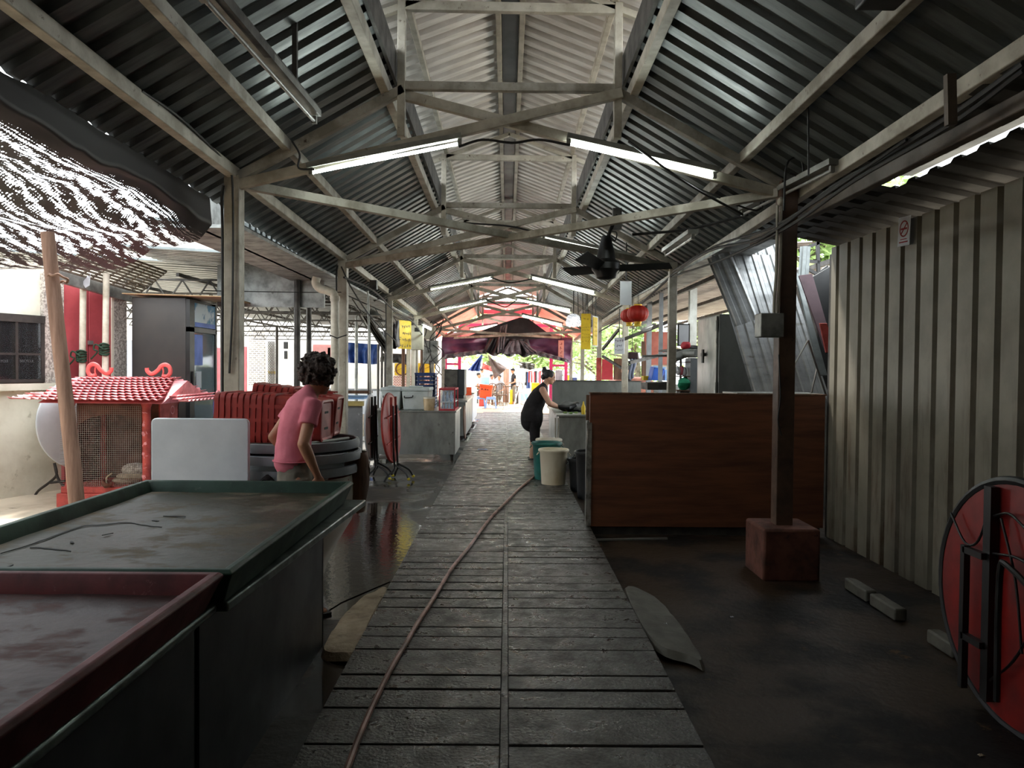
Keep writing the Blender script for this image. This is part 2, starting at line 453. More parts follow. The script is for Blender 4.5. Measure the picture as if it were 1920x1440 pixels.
M['patchd'] = pm('smooth_mortar_patch', '5d5a50', '46433c', 4, .6, 0, .3, 30)

def mat_traysurf(name, a, b_, c_):
    m, nt, b = nodes(name); co = coord(nt, (1, 1.6, 1))
    f = noisefac(nt, co, 1.6, .4, .6, 8, .6); col = mixc(nt, f, lin(a), lin(b_))
    g = noisefac(nt, co, 4.5, .52, .62, 8, .7); col = mixc(nt, g, col, lin(c_))
    nt.links.new(col, b.inputs['Base Color'])
    r = nd(nt, 'ShaderNodeMapRange'); r.inputs[3].default_value = .45; r.inputs[4].default_value = .75
    nt.links.new(g, r.inputs[0]); nt.links.new(r.outputs[0], b.inputs['Roughness']); b.inputs['Specular IOR Level'].default_value = .15
    bumpn(nt, b, co, 14, .35, .008, 8); return m
M['trayg'] = mat_traysurf('worn_green_tray_surface', '2b2d20', '383226', '564d3e')
M['trayr'] = mat_traysurf('worn_red_tray_surface', '301e1c', '3d2a28', '523c3a')

def mat_wallr():
    m, nt, b = nodes('stained_cream_sheet'); co = coord(nt)
    f = noisefac(nt, co, 2.4, .4, .65); c = mixc(nt, f, lin('857f71'), lin('706b5d'))
    co2 = coord(nt, (1, 5, .7)); g = noisefac(nt, co2, 2.2, .5, .72, 7, .65)
    sp = nd(nt, 'ShaderNodeSeparateXYZ'); nt.links.new(coord(nt), sp.inputs[0])
    z = nd(nt, 'ShaderNodeMapRange'); z.inputs[1].default_value = 2.1; z.inputs[2].default_value = .5
    nt.links.new(sp.outputs[2], z.inputs[0])
    mu = nd(nt, 'ShaderNodeMath', operation='MULTIPLY'); nt.links.new(g, mu.inputs[0]); nt.links.new(z.outputs[0], mu.inputs[1])
    c = mixc(nt, mu.outputs[0], c, lin('4f3822'))
    nt.links.new(c, b.inputs['Base Color']); b.inputs['Roughness'].default_value = .5; b.inputs['Metallic'].default_value = .15
    bumpn(nt, b, co, 12, .1); return m
M['wallr'] = mat_wallr()

def mat_net():
    """woven shade net: broken threads let the sky through in wavy bands"""
    m, nt, b = nodes('black_shade_net'); out = nt.nodes['Material Output']
    b.inputs['Base Color'].default_value = lin('1c1819'); b.inputs['Roughness'].default_value = .6
    tc = nd(nt, 'ShaderNodeTexCoord')
    def mp(s, r=0):
        q = nd(nt, 'ShaderNodeMapping'); q.inputs['Scale'].default_value = s; q.inputs['Rotation'].default_value = (0,0,r)
        nt.links.new(tc.outputs['UV'], q.inputs[0]); return q.outputs[0]
    w = nd(nt, 'ShaderNodeTexWave', wave_type='BANDS', bands_direction='X'); w.inputs['Scale'].default_value = 11
    w.inputs['Distortion'].default_value = 7; w.inputs['Detail'].default_value = 3; w.inputs['Detail Scale'].default_value = 1.2
    nt.links.new(mp((1,.55,1), .25), w.inputs[0])
    n = nd(nt, 'ShaderNodeTexNoise'); n.inputs['Scale'].default_value = 1; n.inputs['Detail'].default_value = 3
    nt.links.new(mp((230,70,1)), n.inputs['Vector'])
    n2 = nd(nt, 'ShaderNodeTexNoise'); n2.inputs['Scale'].default_value = 9; n2.inputs['Detail'].default_value = 2; nt.links.new(mp((1,1,1)), n2.inputs['Vector'])
    th = nd(nt, 'ShaderNodeTexWave', wave_type='BANDS', bands_direction='Y'); th.inputs['Scale'].default_value = 75
    th.inputs['Distortion'].default_value = 3; th.inputs['Detail'].default_value = 2; nt.links.new(mp((1,1,1)), th.inputs[0])
    a1 = nd(nt, 'ShaderNodeMath', operation='MULTIPLY_ADD'); nt.links.new(w.outputs['Fac'], a1.inputs[0]); a1.inputs[1].default_value = .24
    nt.links.new(n.outputs[0], a1.inputs[2])
    a0 = nd(nt, 'ShaderNodeMath', operation='MULTIPLY_ADD'); nt.links.new(n2.outputs[0], a0.inputs[0]); a0.inputs[1].default_value = .22
    nt.links.new(a1.outputs[0], a0.inputs[2])
    a2 = nd(nt, 'ShaderNodeMath', operation='MULTIPLY_ADD'); nt.links.new(th.outputs['Fac'], a2.inputs[0]); a2.inputs[1].default_value = .14
    nt.links.new(a0.outputs[0], a2.inputs[2])
    sx = nd(nt, 'ShaderNodeSeparateXYZ'); nt.links.new(tc.outputs['UV'], sx.inputs[0])
    # the folded, double part by the eave (u small) lets almost nothing through
    e = nd(nt, 'ShaderNodeMapRange'); e.inputs[1].default_value = .15; e.inputs[2].default_value = .26; e.inputs[3].default_value = -.6; e.inputs[4].default_value = 0
    nt.links.new(sx.outputs[0], e.inputs[0])
    a3 = nd(nt, 'ShaderNodeMath', operation='ADD'); nt.links.new(a2.outputs[0], a3.inputs[0]); nt.links.new(e.outputs[0], a3.inputs[1])
    r = nd(nt, 'ShaderNodeMapRange'); r.inputs[1].default_value = .845; r.inputs[2].default_value = .885; nt.links.new(a3.outputs[0], r.inputs[0])
    t = nd(nt, 'ShaderNodeBsdfTransparent'); mx = nd(nt, 'ShaderNodeMixShader')
    nt.links.new(r.outputs[0], mx.inputs[0]); nt.links.new(b.outputs[0], mx.inputs[1]); nt.links.new(t.outputs[0], mx.inputs[2])
    nt.links.new(mx.outputs[0], out.inputs[0]); return m
M['net'] = mat_net()
def mat_brick():
    m, nt, b = nodes('grey_pierced_brick'); co = coord(nt)
    sp = nd(nt, 'ShaderNodeSeparateXYZ'); nt.links.new(co, sp.inputs[0]); cb = nd(nt, 'ShaderNodeCombineXYZ')
    nt.links.new(sp.outputs[0], cb.inputs[0]); nt.links.new(sp.outputs[2], cb.inputs[1])
    t = nd(nt, 'ShaderNodeTexBrick'); t.inputs['Scale'].default_value = 3.2; t.inputs['Color1'].default_value = lin('77736e'); t.inputs['Color2'].default_value = lin('8b8781')
    t.inputs['Mortar'].default_value = lin('efece6'); t.inputs['Mortar Size'].default_value = .03
    nt.links.new(cb.outputs[0], t.inputs['Vector']); nt.links.new(t.outputs[0], b.inputs['Base Color']); b.inputs['Roughness'].default_value = .8
    return m
M['brick'] = mat_brick()
def mat_redbrick():
    m = mat_brick(); m.name = 'red_brick'
    for n in m.node_tree.nodes:
        if n.type == 'TEX_BRICK': n.inputs['Color1'].default_value = lin('a86a52'); n.inputs['Color2'].default_value = lin('925a46'); n.inputs['Scale'].default_value = 5
    return m
M['redbrick'] = mat_redbrick()
# ================================================================ the setting
Y0, B = 5.7, 3.75
TY = [Y0 + B*k for k in range(6)]                 # truss depths
YB, YE = -2.5, 24.7
ZF = -.05
struct('floor_right', MB().bx(.80, 6.5, YB, 25.2, -.2, ZF-.03), M['floor_right'])
fl = MB().bx(-3.2, -.80, YB, 25.2, -.2, ZF).bx(-.8, .8, YB, 25.2, -.2, -.1)
struct('floor', fl, M['floor'])
gr = MB().bx(-30, -3.2, -6, 70, -.25, ZF+.005).bx(6.5, 30, -6, 70, -.25, ZF-.03).bx(-3.2, 6.5, 25.2, 70, -.25, ZF+.005)
struct('ground', gr, M['outside'])
# walkway: grooved slabs either side of a seam
wk = MB(); random.seed(4); y = YB
grooves = [2.90,3.22,3.40,3.56,3.89,4.07,4.23,4.58,4.77,4.93]
yy = YB; cuts = []
while yy < 2.8: yy += random.choice([.17,.18,.33]); cuts.append(yy)
cuts = [c for c in cuts if c < 2.75] + grooves
yy = 4.93
while yy < 25.0:
    d = random.choice([.16,.17,.18,.17,.3]); yy += d; cuts.append(yy)
for side in (-1, 1):
    pv = YB
    for c in cuts:
        j = random.uniform(-.006,.006) + (.01 if side > 0 else 0); g = .010 if random.random() < .75 else .003
        x0, x1 = (-.80, -.018) if side < 0 else (.018, .80)
        wk.bx(x0, x1, pv+g, c-g+j*.3, -.12, random.uniform(-.004, .002))
        wk.bx(x0+ .0, x1, c-g-.02, c+g+.02, -.12, -.02)
        pv = c
wk.bx(-.017, .017, YB, 25.1, -.12, -.006)
struct('walkway', wk, M['walk'], bevel=.003)
# mortar ramps by the walkway
def patch(pts, zin, zout, name, m, label, seed):
    c = sum((Vector(p) for p in pts), Vector()) / len(pts)
    ring = cr(pts, 5, True)
    def f(u, v):
        i = u*len(ring); a = ring[int(i) % len(ring)]; b = ring[(int(i)+1) % len(ring)]; p = a.lerp(b, i-int(i))
        q = c.lerp(p, v); e = abs(q.x) - .8
        z = zin + (zout - zin)*min(1, max(0, e/.32)) - (.035 if v > .93 else 0) + .012*noise.noise(Vector((q.x*9, q.y*9, seed)))
        return (q.x, q.y, z)
    return struct(name, MB().sheet(f, 60, 12), m, label)
patch([onz(*p, 0) for p in ((728,1096),(680,1112),(640,1150),(604,1205),(612,1222),(660,1226),(676,1205),(700,1150))], -.003, -.03, 'mortar_ramp', M['patch'], 'rough brown mortar ramp left of the walkway', 1)
patch([onz(*p, 0) for p in ((1168,1094),(1225,1104),(1270,1150),(1322,1226),(1290,1222),(1218,1196))], -.003, -.05, 'mortar_ramp', M['patchd'], 'smooth dark mortar ramp right of the walkway', 2)

mbp = MB().prism([onz(*p, ZF+.002) for p in ((560,1180),(560,1010),(612,972),(690,962),(760,968),(796,990),(775,1040),(738,1088),(700,1104),(640,1130))], (0,0,.004))
single('puddle', mbp, M['puddle'], 'shiny puddle on the floor between the green tray counter and the walkway', 'puddle')
# roofs
XE, ZE, XL, ZL = 2.11, 2.90, .86, 3.64
def roof_outer(s, y0, y1, m, name):
    d = Vector((XL-XE, 0, ZL-ZE)).normalized()
    top = Vector((XL+.02, y0, ZL+.11)); bot = Vector((XE, y0, ZE+.13)) - d*.36
    v = top - bot
    mb = MB().corr((s*bot.x, y0, bot.z), (0, y1-y0, 0), (s*v.x, 0, v.z), (s*.5, 0, .86), .19, .032)
    return struct(name, mb, m)
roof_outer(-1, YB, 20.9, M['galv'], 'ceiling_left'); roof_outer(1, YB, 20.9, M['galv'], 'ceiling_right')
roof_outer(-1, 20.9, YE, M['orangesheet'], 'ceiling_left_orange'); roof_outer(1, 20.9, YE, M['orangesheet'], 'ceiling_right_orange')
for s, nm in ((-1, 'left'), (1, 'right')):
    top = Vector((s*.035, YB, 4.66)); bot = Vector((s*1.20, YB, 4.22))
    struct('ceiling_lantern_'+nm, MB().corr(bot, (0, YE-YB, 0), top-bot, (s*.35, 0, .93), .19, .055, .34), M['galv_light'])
rc = MB().sheet(lambda u, v: ((v-.5)*.34, YB+(YE-YB)*u, 4.725 - abs(v-.5)*.13), 2, 2, .003)
struct('ceiling_ridge_cap', rc, M['galv'])
struct('ridge_gap_shade', MB().bx(-.075, .075, YB, YE, 4.63, 4.64), M['blackp'])  # black strip that paints in the shade between the ridge purlins
# weathered fascia boards under the lantern
for s, nm in ((-1, 'left'), (1, 'right')):
    struct('trim_fascia_'+nm, MB().bx(s*.885-.012, s*.885+.012, YB, YE, 3.70, 3.93), M['darksteel'])
struct('yard_light_block', MB().corr((-2.7, YB, 3.0), (0, 2.9, 0), (-8, 0, .3), (0, 0, 1), .2, .03), M['galv'])  # unseen roof added over the near yard to darken the foreground
# walls
wb = MB().bx(-10, -3.3, YB-.05, YB, ZF, 3.6).corr((-3.3, YB, -.1), (6.6, 0, 0), (0, 0, 3.3), (0, -1, 0), .22, .03).bx(-2.2, 2.2, YB-.03, YB, 3.1, 4.8)
struct('wall_back_unseen', wb, M['darksteel'])  # unseen wall put behind the camera to keep the near end dim
wr = MB().corr((3.05, YB, -.12), (0, 6.95-YB, 0), (0, 0, 2.78), (1, 0, 0), .225, .035, .16, .003, .06, .1)
struct('wall_right', wr, M['wallr'])
# purlins
def purlin(s, x, z, w, h, m, label):
    return single('purlin', MB().beam((s*x, YB, z), (s*x, YE, z), w, h), m, label, 'roof beam', bevel=.006)
for s, nm in ((-1, 'left'), (1, 'right')):
    purlin(s, XE if s < 0 else 2.25, ZE+.075 if s < 0 else 2.86, .07, .09, M['cream'], f'long cream steel eave beam on top of the {nm} row of posts')
    purlin(s, 1.70 if s < 0 else 1.80, 3.185 if s < 0 else 3.13, .06, .085, M['cream_rust'], f'rust-marked cream purlin halfway up the {nm} roof slope')
    purlin(s, .955, 3.645, .07, .10, M['cream'], f'cream purlin just below the {nm} side of the raised roof')
    purlin(s, .80, 4.33, .05, .06, M['cream'], f'pale purlin under the {nm} half of the raised roof')
    purlin(s, .105, 4.59, .05, .06, M['cream'], f'pale ridge purlin just {nm} of the dark ridge line')
# trusses
wch = ['nearest the camera', 'second from the camera', 'third from the camera', 'fourth from the camera', 'fifth from the camera', 'farthest, beside the purple tarpaulin']
for k, y in enumerate(TY):
    t = thing('roof_truss', f'cream steel roof truss spanning the aisle, {wch[k]}', 'roof truss', (0, y, 2.9), 'roof trusses across the aisle')
    for s in (-1, 1):
        part(t, 'rafter', MB().beam((s*2.11, y, 2.93), (s*.83, y, 3.62), .06, .07, ext=.02), M['cream_rust'], bevel=.004)
        part(t, 'chord', MB().beam((s*-2.11, y-.03*s, 2.87), (s*.83, y-.03*s, 3.60), .055, .075, ext=.03), M['cream'], bevel=.004)
        part(t, 'upright', MB().beam((s*.83, y, 3.27), (s*.83, y, 4.30), .06, .06, up=(0,1,0)), M['cream'], bevel=.004)
        part(t, 'gable_rafter', MB().beam((s*.98, y, 4.20), (0, y, 4.56), .05, .05, ext=.01), M['cream'], bevel=.004)
    part(t, 'tie', MB().beam((-.83, y, 3.655), (.83, y, 3.65), .05, .065), M['cream_rust'], bevel=.004)
    part(t, 'tie', MB().beam((-.83, y, 4.262), (.83, y, 4.25), .05, .07), M['cream'], bevel=.004)
# crossing plan braces at eave height
for k, nm in ((0, 'nearest bay'), (4, 'farthest bay')):
    for s in (-1, 1):
        single('roof_brace', MB().beam((s*2.09, TY[k], 2.90 - .03*(s>0)), (-s*2.09, TY[k+1], 2.90 - .03*(s>0)), .06, .07),
               M['cream_rust'], f'cream diagonal brace crossing the {nm} from its near {"right" if s>0 else "left"} corner', 'roof brace', bevel=.004)
BR3 = (lambda: single('roof_brace', MB().beam(at(700,563,12.8), at(840,485,13.15), .05, .06), M['darksteel'], 'dark steel strut rising to the third roof truss on the left', 'roof brace'))
# posts
lab = ['nearest, in front of the red stool stacks', 'second from the camera, beside the plastic downpipe', 'third from the camera on the left', 'fourth from the camera, behind the yellow sign', 'fifth from the camera on the left', 'farthest on the left, by the purple tarpaulin']
pl = []
for k, y in enumerate(TY):
    w = .118 if k < 2 else .10
    m = M['cream'] if k < 2 else M['cream_rust']
    p = thing('steel_post', f'cream square steel post in the left row, {lab[k]}', 'post', (-2.11, y, ZF), 'posts of the left row')
    part(p, 'shaft', MB().bx(-2.11-w/2, -2.11+w/2, y-w/2, y+w/2, ZF, 2.95), m, bevel=.006)
    part(p, 'base_plate', MB().bx(-2.11-.1, -2.11+.1, y-.1, y+.1, ZF, ZF+.012), M['darksteel'])
    part(p, 'conduit', MB().tube(cr([(-2.11-w/2-.012, y-w/2+.01, .3), (-2.11-w/2-.012, y-w/2+.01, 2.4), (-2.11-w/2-.014, y-w/2, 2.75), (-2.11-w/2+.01, y-w/2-.03, 2.86)], 4), .011, 6), M['cable'])
lab = ['', 'second from the camera, behind the plywood counter', 'third from the camera, behind the red lanterns', 'fourth from the camera, by the yellow notices', 'fifth from the camera on the right', 'farthest on the right, by the purple tarpaulin']
for k, y in enumerate(TY):
    if k == 0: continue
    w = .10
    p = thing('steel_post', f'grey square steel post in the right row, {lab[k]}', 'post', (2.11, y, ZF), 'posts of the right row')
    part(p, 'shaft', MB().bx(2.11-w/2, 2.11+w/2, y-w/2, y+w/2, ZF-.03, 2.95), M['conduit'] if k == 1 else M['cream'], bevel=.006)
    part(p, 'base_plate', MB().bx(2.11-.1, 2.11+.1, y-.1, y+.1, ZF-.03, ZF-.015), M['darksteel'])
    if k == 3: part(p, 'painted_band', MB().bx(2.055, 2.165, y-.056, y+.056, 1.15, 1.75), M['redpaint'], 'dark red painted band')
# the whole roof falls gently towards the far end
def fall(o, zmin=-9):
    w = origin(o); me = o.data
    if me.get('fallen'): return
    me['fallen'] = 1
    for v in me.vertices:
        if v.co.z + w.z > zmin: v.co.z -= .0217*(v.co.y + w.y - 5.7)
for o in list(COL.objects):
    if o.type != 'MESH': continue
    r = o.parent or o
    if r.name.startswith(('ceiling_left','ceiling_right','ceiling_lantern','ceiling_ridge','trim_fascia','ridge_gap_shade','trim_gutter','purlin','roof_truss','roof_brace')): fall(o)
    elif r.name.startswith('steel_post'): fall(o, 2.0)
# near right post on its concrete block
p = thing('wooden_post', 'brown painted post standing on a red concrete block by the plywood counter', 'post', (2.14, 5.68, ZF-.03))
part(p, 'shaft', MB().bx(2.075, 2.205, 5.62, 5.74, .3, 2.95), M['brownpost'], bevel=.006)
part(p, 'block', MB().bx(1.93, 2.36, 5.47, 5.90, ZF-.04, .31), M['maroonblock'], 'rough red-painted concrete footing', bevel=.02)
for dx in (-.045, -.015):
    part(p, 'conduit', MB().tube(cr([(2.075+dx, 5.60, 1.75), (2.07+dx, 5.60, 2.0), (2.085+dx, 5.60, 2.3), (2.085+dx, 5.60, 2.75)], 4), .011, 8), M['conduit'], 'pale vertical conduit')
part(p, 'conduit_cap', MB().ell((2.065, 5.60, 2.78), (.028, .028, .035)), M['cream'])
part(p, 'wire', MB().tube(cr([(2.07, 5.605, 1.62), (2.085, 5.6, 1.3), (2.07, 5.6, 1.12), (2.10, 5.6, 1.0)], 4), .005, 6), M['cable'])
mb_ = single('meter_box', MB().bx(1.90, 2.075, 5.52, 5.66, 1.75, 1.93), M['meterbox'], 'small grey metal box fixed to the side of the brown post', 'meter box', bevel=.006)
M['brownbeam'] = pm('brown_weathered_beam', '5c4f42', '3d332a', 4, .6, 0, .2, 30)
struct('trim_gutter_right', MB().bx(2.2, 2.62, 7.0, 24, 2.74, 2.77), M['meterbox'])
struct('trim_gutter_left', MB().bx(-2.95, -2.26, 6.25, 25, 2.66, 2.69).bx(-2.64, -2.60, 6.25, 25, 2.66, 3.25), M['meterbox'])
BR3()
# right lean-to roof between the eave and the sheet wall
def lz(x): return 2.86 - (x-2.25)*.20
lt = MB()
lt.corr((2.24, YB, lz(2.24)), (0, 9.5, 0), (.35, 0, -.07), (.2, 0, .98), .25, .025)
lt.corr((2.69, YB, lz(2.69)), (0, 9.5, 0), (.62, 0, -.125), (.2, 0, .98), .25, .025)
lt.corr((2.5, 5.15, lz(2.5)+.005), (0, 1.85, 0), (.3, 0, -.06), (.2, 0, .98), .25, .025)
lt.corr((2.5, YB, lz(2.5)+.005), (0, 6.2, 0), (.3, 0, -.06), (.2, 0, .98), .25, .025)
struct('ceiling_lean_to', lt, M['darkroof'])
struct('ceiling_lean_to_pale_strip', MB().bx(2.45, 2.95, 3.6, 5.4, 2.93, 2.94), pm('pale_roof_strip', 'a8acac', '8a8e8e', 3, .5, 0, 0, trans=.15))
single('eave_gutter_beam', MB().beam((2.29, YB, 2.70), (2.29, 6.9, 2.70), .065, .085), M['brownbeam'], 'long rust-brown beam under the low roof beside the sheet wall', 'roof beam', bevel=.006)
single('roof_hanger', MB().beam(at(1781,140,3.2), at(1783,235,3.2), .04, .03), M['brownbeam'], 'short brown hanger bracket between the right eave and the low roof beam', 'hanger')
# stall roof on the far right, neighbour shed roof on the left
struct('ceiling_stalls', MB().corr((2.25, 8.25, 2.86), (0, 2.75, 0), (1.2, 0, .08), (0, 0, 1), .2, .03).corr((2.25, 11.0, 2.86), (0, 13, 0), (3.6, 0, .25), (0, 0, 1), .2, .045), M['galv_stall'])
struct('stall_light_block', MB().bx(3.62, 3.66, 7.0, 10.6, ZF-.03, 2.55).bx(3.05, 3.66, 6.95, 6.99, ZF-.03, 2.6), M['darksteel'])  # dark walls added to cut the daylight behind the leaning sheets
sr = MB().corr((-2.45, 6.9, 2.80), (0, 2.0, 0), (-.95, 0, .05), (0, 0, 1), .16, .045).corr((-2.45, 8.9, 2.80), (0, 1.4, 0), (-2.3, 0, .12), (0, 0, 1), .16, .045).corr((-2.45, 10.2, 2.80), (0, 17, 0), (-6.5, 0, .35), (0, 0, 1), .3, .05)
struct('ceiling_neighbour', sr, M['galv'])
def lattice(y, x0, x1, z0, z1, n, name_label):
    t = thing('roof_lattice', name_label, 'roof truss', ((x0+x1)/2, y, z0), 'lattice beams of the left shed')
    part(t, 'bottom_bar', MB().beam((x0, y, z0), (x1, y, z0), .03, .03), M['darksteel'])
    part(t, 'top_bar', MB().beam((x0, y, z1), (x1, y, z1), .03, .03), M['darksteel'])
    w = MB(); L = (x1-x0)/n
    for i in range(n):
        w.beam((x0+i*L, y, z0), (x0+(i+.5)*L, y, z1), .018, .018); w.beam((x0+(i+.5)*L, y, z1), (x0+(i+1)*L, y, z0), .018, .018)
    part(t, 'web', w, M['darksteel'])
for i, y in enumerate((10.6, 12.6, 14.8, 17.2, 19.8, 22.6, 25.6)):
    lattice(y, -8.8, -2.5, 2.42, 2.72, 16, 'dark steel lattice beam under the left shed roof, ' + ['nearest', 'second nearest', 'third nearest', 'middle', 'third farthest', 'second farthest', 'farthest'][i] + ' of the row')
for i, x in enumerate((-3.4, -4.6, -5.9, -7.3)):
    single('shed_purlin', MB().beam((x, 10.3, 2.76), (x, 27, 2.76), .04, .05), M['darksteel'], 'dark purlin under the left shed roof, ' + ['closest to the aisle', 'second from the aisle', 'third from the aisle', 'farthest from the aisle'][i], 'roof beam')
struct('trim_shed_front', MB().bx(-3.95, -2.5, 10.05, 10.10, 2.30, 2.87), M['meterbox'])

# ================================================================ tube lights
def lamp(p, q, label, group=None, lit=True, far=False, w=.055, gap=.035):
    p = Vector(p); q = Vector(q); d = (q-p).normalized(); t = thing('tube_light', label, 'light', (p+q)/2, group)
    up = Vector((0,0,1)); up = (up - d*up.dot(d)).normalized()
    part(t, 'housing', MB().beam(p+up*(gap+.02), q+up*(gap+.02), w, .04, ext=.04), M['fixture'])
    for e in (p - d*.018, q + d*.018):
        part(t, 'lamp_holder', MB().cb(e + up*.008, (.03, .03, .045)), M['fixture'])
    part(t, 'tube', MB().cyl(p, q, .0115, 10), (M['tube_far'] if far else M['tube']) if lit else M['tube_off'], 'glowing tube' if lit else None)
    return t
def lampp(a, b, ya, label, yb=None, **k): return lamp(at(*a, ya), at(*b, yb or ya), label, **k)
G = 'lit tube lights on the trusses'
lampp((588,323),(858,270), TY[0]-.05, 'lit tube light on the left of the nearest truss', group=G)
lampp((1070,270),(1335,330), TY[0]-.05, 'lit tube light on the right of the nearest truss', group=G)
lampp((1022,450),(1182,486), TY[1]-.05, 'lit tube light on the second truss, behind the ceiling fan', group=G)
lampp((808,543),(922,522), TY[2]-.05, 'lit tube light on the left of the third truss', group=G)
lampp((998,522),(1113,549), TY[2]-.05, 'lit tube light on the right of the third truss', group=G)
lampp((825,582),(912,564), TY[3]-.05, 'lit tube light on the left of the fourth truss', group=G)
lampp((970,563),(1068,582), TY[3]-.05, 'lit tube light on the right of the fourth truss', group=G)
lampp((980,592),(1053,609), TY[4]-.05, 'lit tube light on the right of the fifth truss', group=G)
lampp((882,618),(932,609), TY[5]-.2, 'lit tube light low on the left, over the purple tarpaulin', group=G)
lampp((455,570),(474,573), 13.5, 'short glimpse of a lit tube under the left shed roof', yb=14.2)
lampp((792,611),(808,618), 15.5, 'lit tube light beside the beige meter box on the left', yb=17.0)
lampp((1205,624),(1226,615), 13.6, 'lit tube light under the stall roof behind the red lanterns', yb=12.4)
# unlit ones
t = lampp((385,0),(588,226), 3.0, 'unlit tube light hanging under the left roof slope nearest the camera', yb=4.75, lit=False, w=.08)
part(t, 'carrier_rail', MB().beam(at(400,-25,2.98), at(592,206,4.80), .035, .05), M['darksteel'], 'dark carrier rail')
part(t, 'hanger_rod', MB().beam(at(553,-30,4.45), at(553,150,4.45), .028, .028), M['darksteel'], 'dark vertical hanger')
lampp((1395,401),(1557,321), 6.35, 'unlit tube light along the right eave above the brown post', yb=5.0, lit=False, w=.07)
t = lampp((1250,478),(1298,446), 8.2, 'unlit reflector lamp hanging over the stalls at right', yb=6.9, lit=False, w=.10)
# square twin lamp
c = at(1075,603,15.8); t = thing('twin_lamp', 'small lit twin lamp with a clear round shade near the yellow notices', 'light', c)
for dx in (-.04, .04): part(t, 'tube', MB().cyl(c+V(dx-.04,0,-.11), c+V(dx+.04,0,.09), .018, 10), M['tube_far'])
part(t, 'shade', MB().lathe([(.04,.17),(.13,.12),(.17,-.02),(.15,-.10)], c, 20), M['clear']); part(t, 'cord', MB().cyl(c+V(0,0,.17), (c.x, c.y, 3.3), .012, 6), M['cable'])

# ================================================================ cables
def cable(pts, r, label, m=None, cat='cable', group=None, k=5):
    return single('cable', MB().tube(cr(pts, k), r, 6), m or M['cable'], label, cat, group)
random.seed(11)
def run(px, label, r=.012):
    cable([at(a, b, y) for a, b, y in px], r, label)
run([(1920,118,3.0),(1800,205,3.5),(1650,300,4.2),(1560,352,4.7),(1430,445,5.9),(1330,470,7.3),(1262,514,9.3)], 'thick black cable sagging along the right eave above the leaning sheets', .014)
run([(1920,132,3.0),(1780,235,3.5),(1600,340,4.4),(1470,430,5.5),(1350,488,7.3),(1262,518,9.3)], 'black cable hanging lowest along the right eave', .012)
run([(1700,262,3.9),(1600,330,4.4),(1450,425,5.7),(1340,462,7.3),(1262,508,9.3)], 'thin black cable running highest along the right eave', .010)
run([(1262,514,9.3),(1200,572,11.2),(1180,588,13.0),(1124,622,16.6)], 'black cable bundle along the right eave past the red lanterns', .016)
run([(1178,265,5.6),(1290,345,5.6),(1392,402,6.0)], 'thin straight dark rod from the nearest truss to the right eave', .010)
run([(1185,440,7.0),(1290,430,7.0),(1402,403,6.6)], 'dark pipe running from the ceiling fan to the right eave', .014)
run([(1515,160,4.6),(1516,330,4.6)], 'thin black wire dropping from the right purlin', .006)
run([(1300,350,6.0),(1420,395,6.0),(1430,345,6.0),(1425,390,6.1)], 'looped black wire at the right end of the nearest truss', .007)
run([(1470,395,5.4),(1475,310,5.4),(1500,296,5.4),(1505,330,5.4),(1480,325,5.4)], 'curled black wire loop above the brown post', .008)
run([(265,170,4.2),(330,215,4.6),(390,270,5.1),(425,310,5.5),(436,350,5.6),(436,560,5.62),(430,700,5.62)], 'black cable following the left eave down the nearest post', .009)
run([(548,265,5.6),(562,290,5.6),(560,315,5.6),(590,318,5.6)], 'short grey flex feeding the nearest left tube light', .008)
run([(860,275,5.55),(905,262,5.55),(960,268,5.55),(1010,262,5.55),(1068,272,5.55)], 'black cable slung between the two nearest tube lights', .010)
run([(830,415,9.35),(900,420,9.3),(960,425,9.3),(1020,440,9.35)], 'black cable slung across the second truss', .012)
run([(920,520,13.1),(955,530,13.0),(998,523,13.1)], 'black cable joining the third pair of tube lights', .014)
run([(912,562,16.8),(935,572,16.8),(950,575,16.8),(968,563,16.8)], 'drooping black cable joining the fourth pair of tube lights', .014)
run([(645,520,9.3),(700,545,10.5),(742,585,12.8),(775,605,15),(800,640,17.5)], 'black cables strung along the left eave', .014)
run([(640,500,9.3),(662,545,9.6),(700,600,10.8),(742,640,12.6)], 'sagging black cable behind the downpipe', .010)
run([(380,545,8.0),(560,548,9.2),(640,548,9.3)], 'thin wire stretched over the fridge towards the downpipe', .006)
for i in range(5):
    a = 800+i*6
    pts = [(a+random.uniform(-14,14), 600+j*22+random.uniform(-8,8), 20.0+random.uniform(-.4,.4)) for j in range(6)]
    run(pts, ['tangled black wires above the far left meter boxes', 'wild loop of wire beside the far left meter boxes', 'black wire hanging down over the far left post', 'frayed wire at the left end of the purple tarpaulin', 'loose wire among the tangle left of the purple tarpaulin'][i], .014)
for i in range(4):
    x = 1083 + i*9
    run([(x, 520-i*3, 15.2), (x+1, 590, 15.2)], ['leftmost of four thin hanging wires above the yellow notices', 'second from left of four hanging wires above the yellow notices', 'third from left of four hanging wires above the yellow notices', 'rightmost of four hanging wires above the yellow notices'][i], .008)
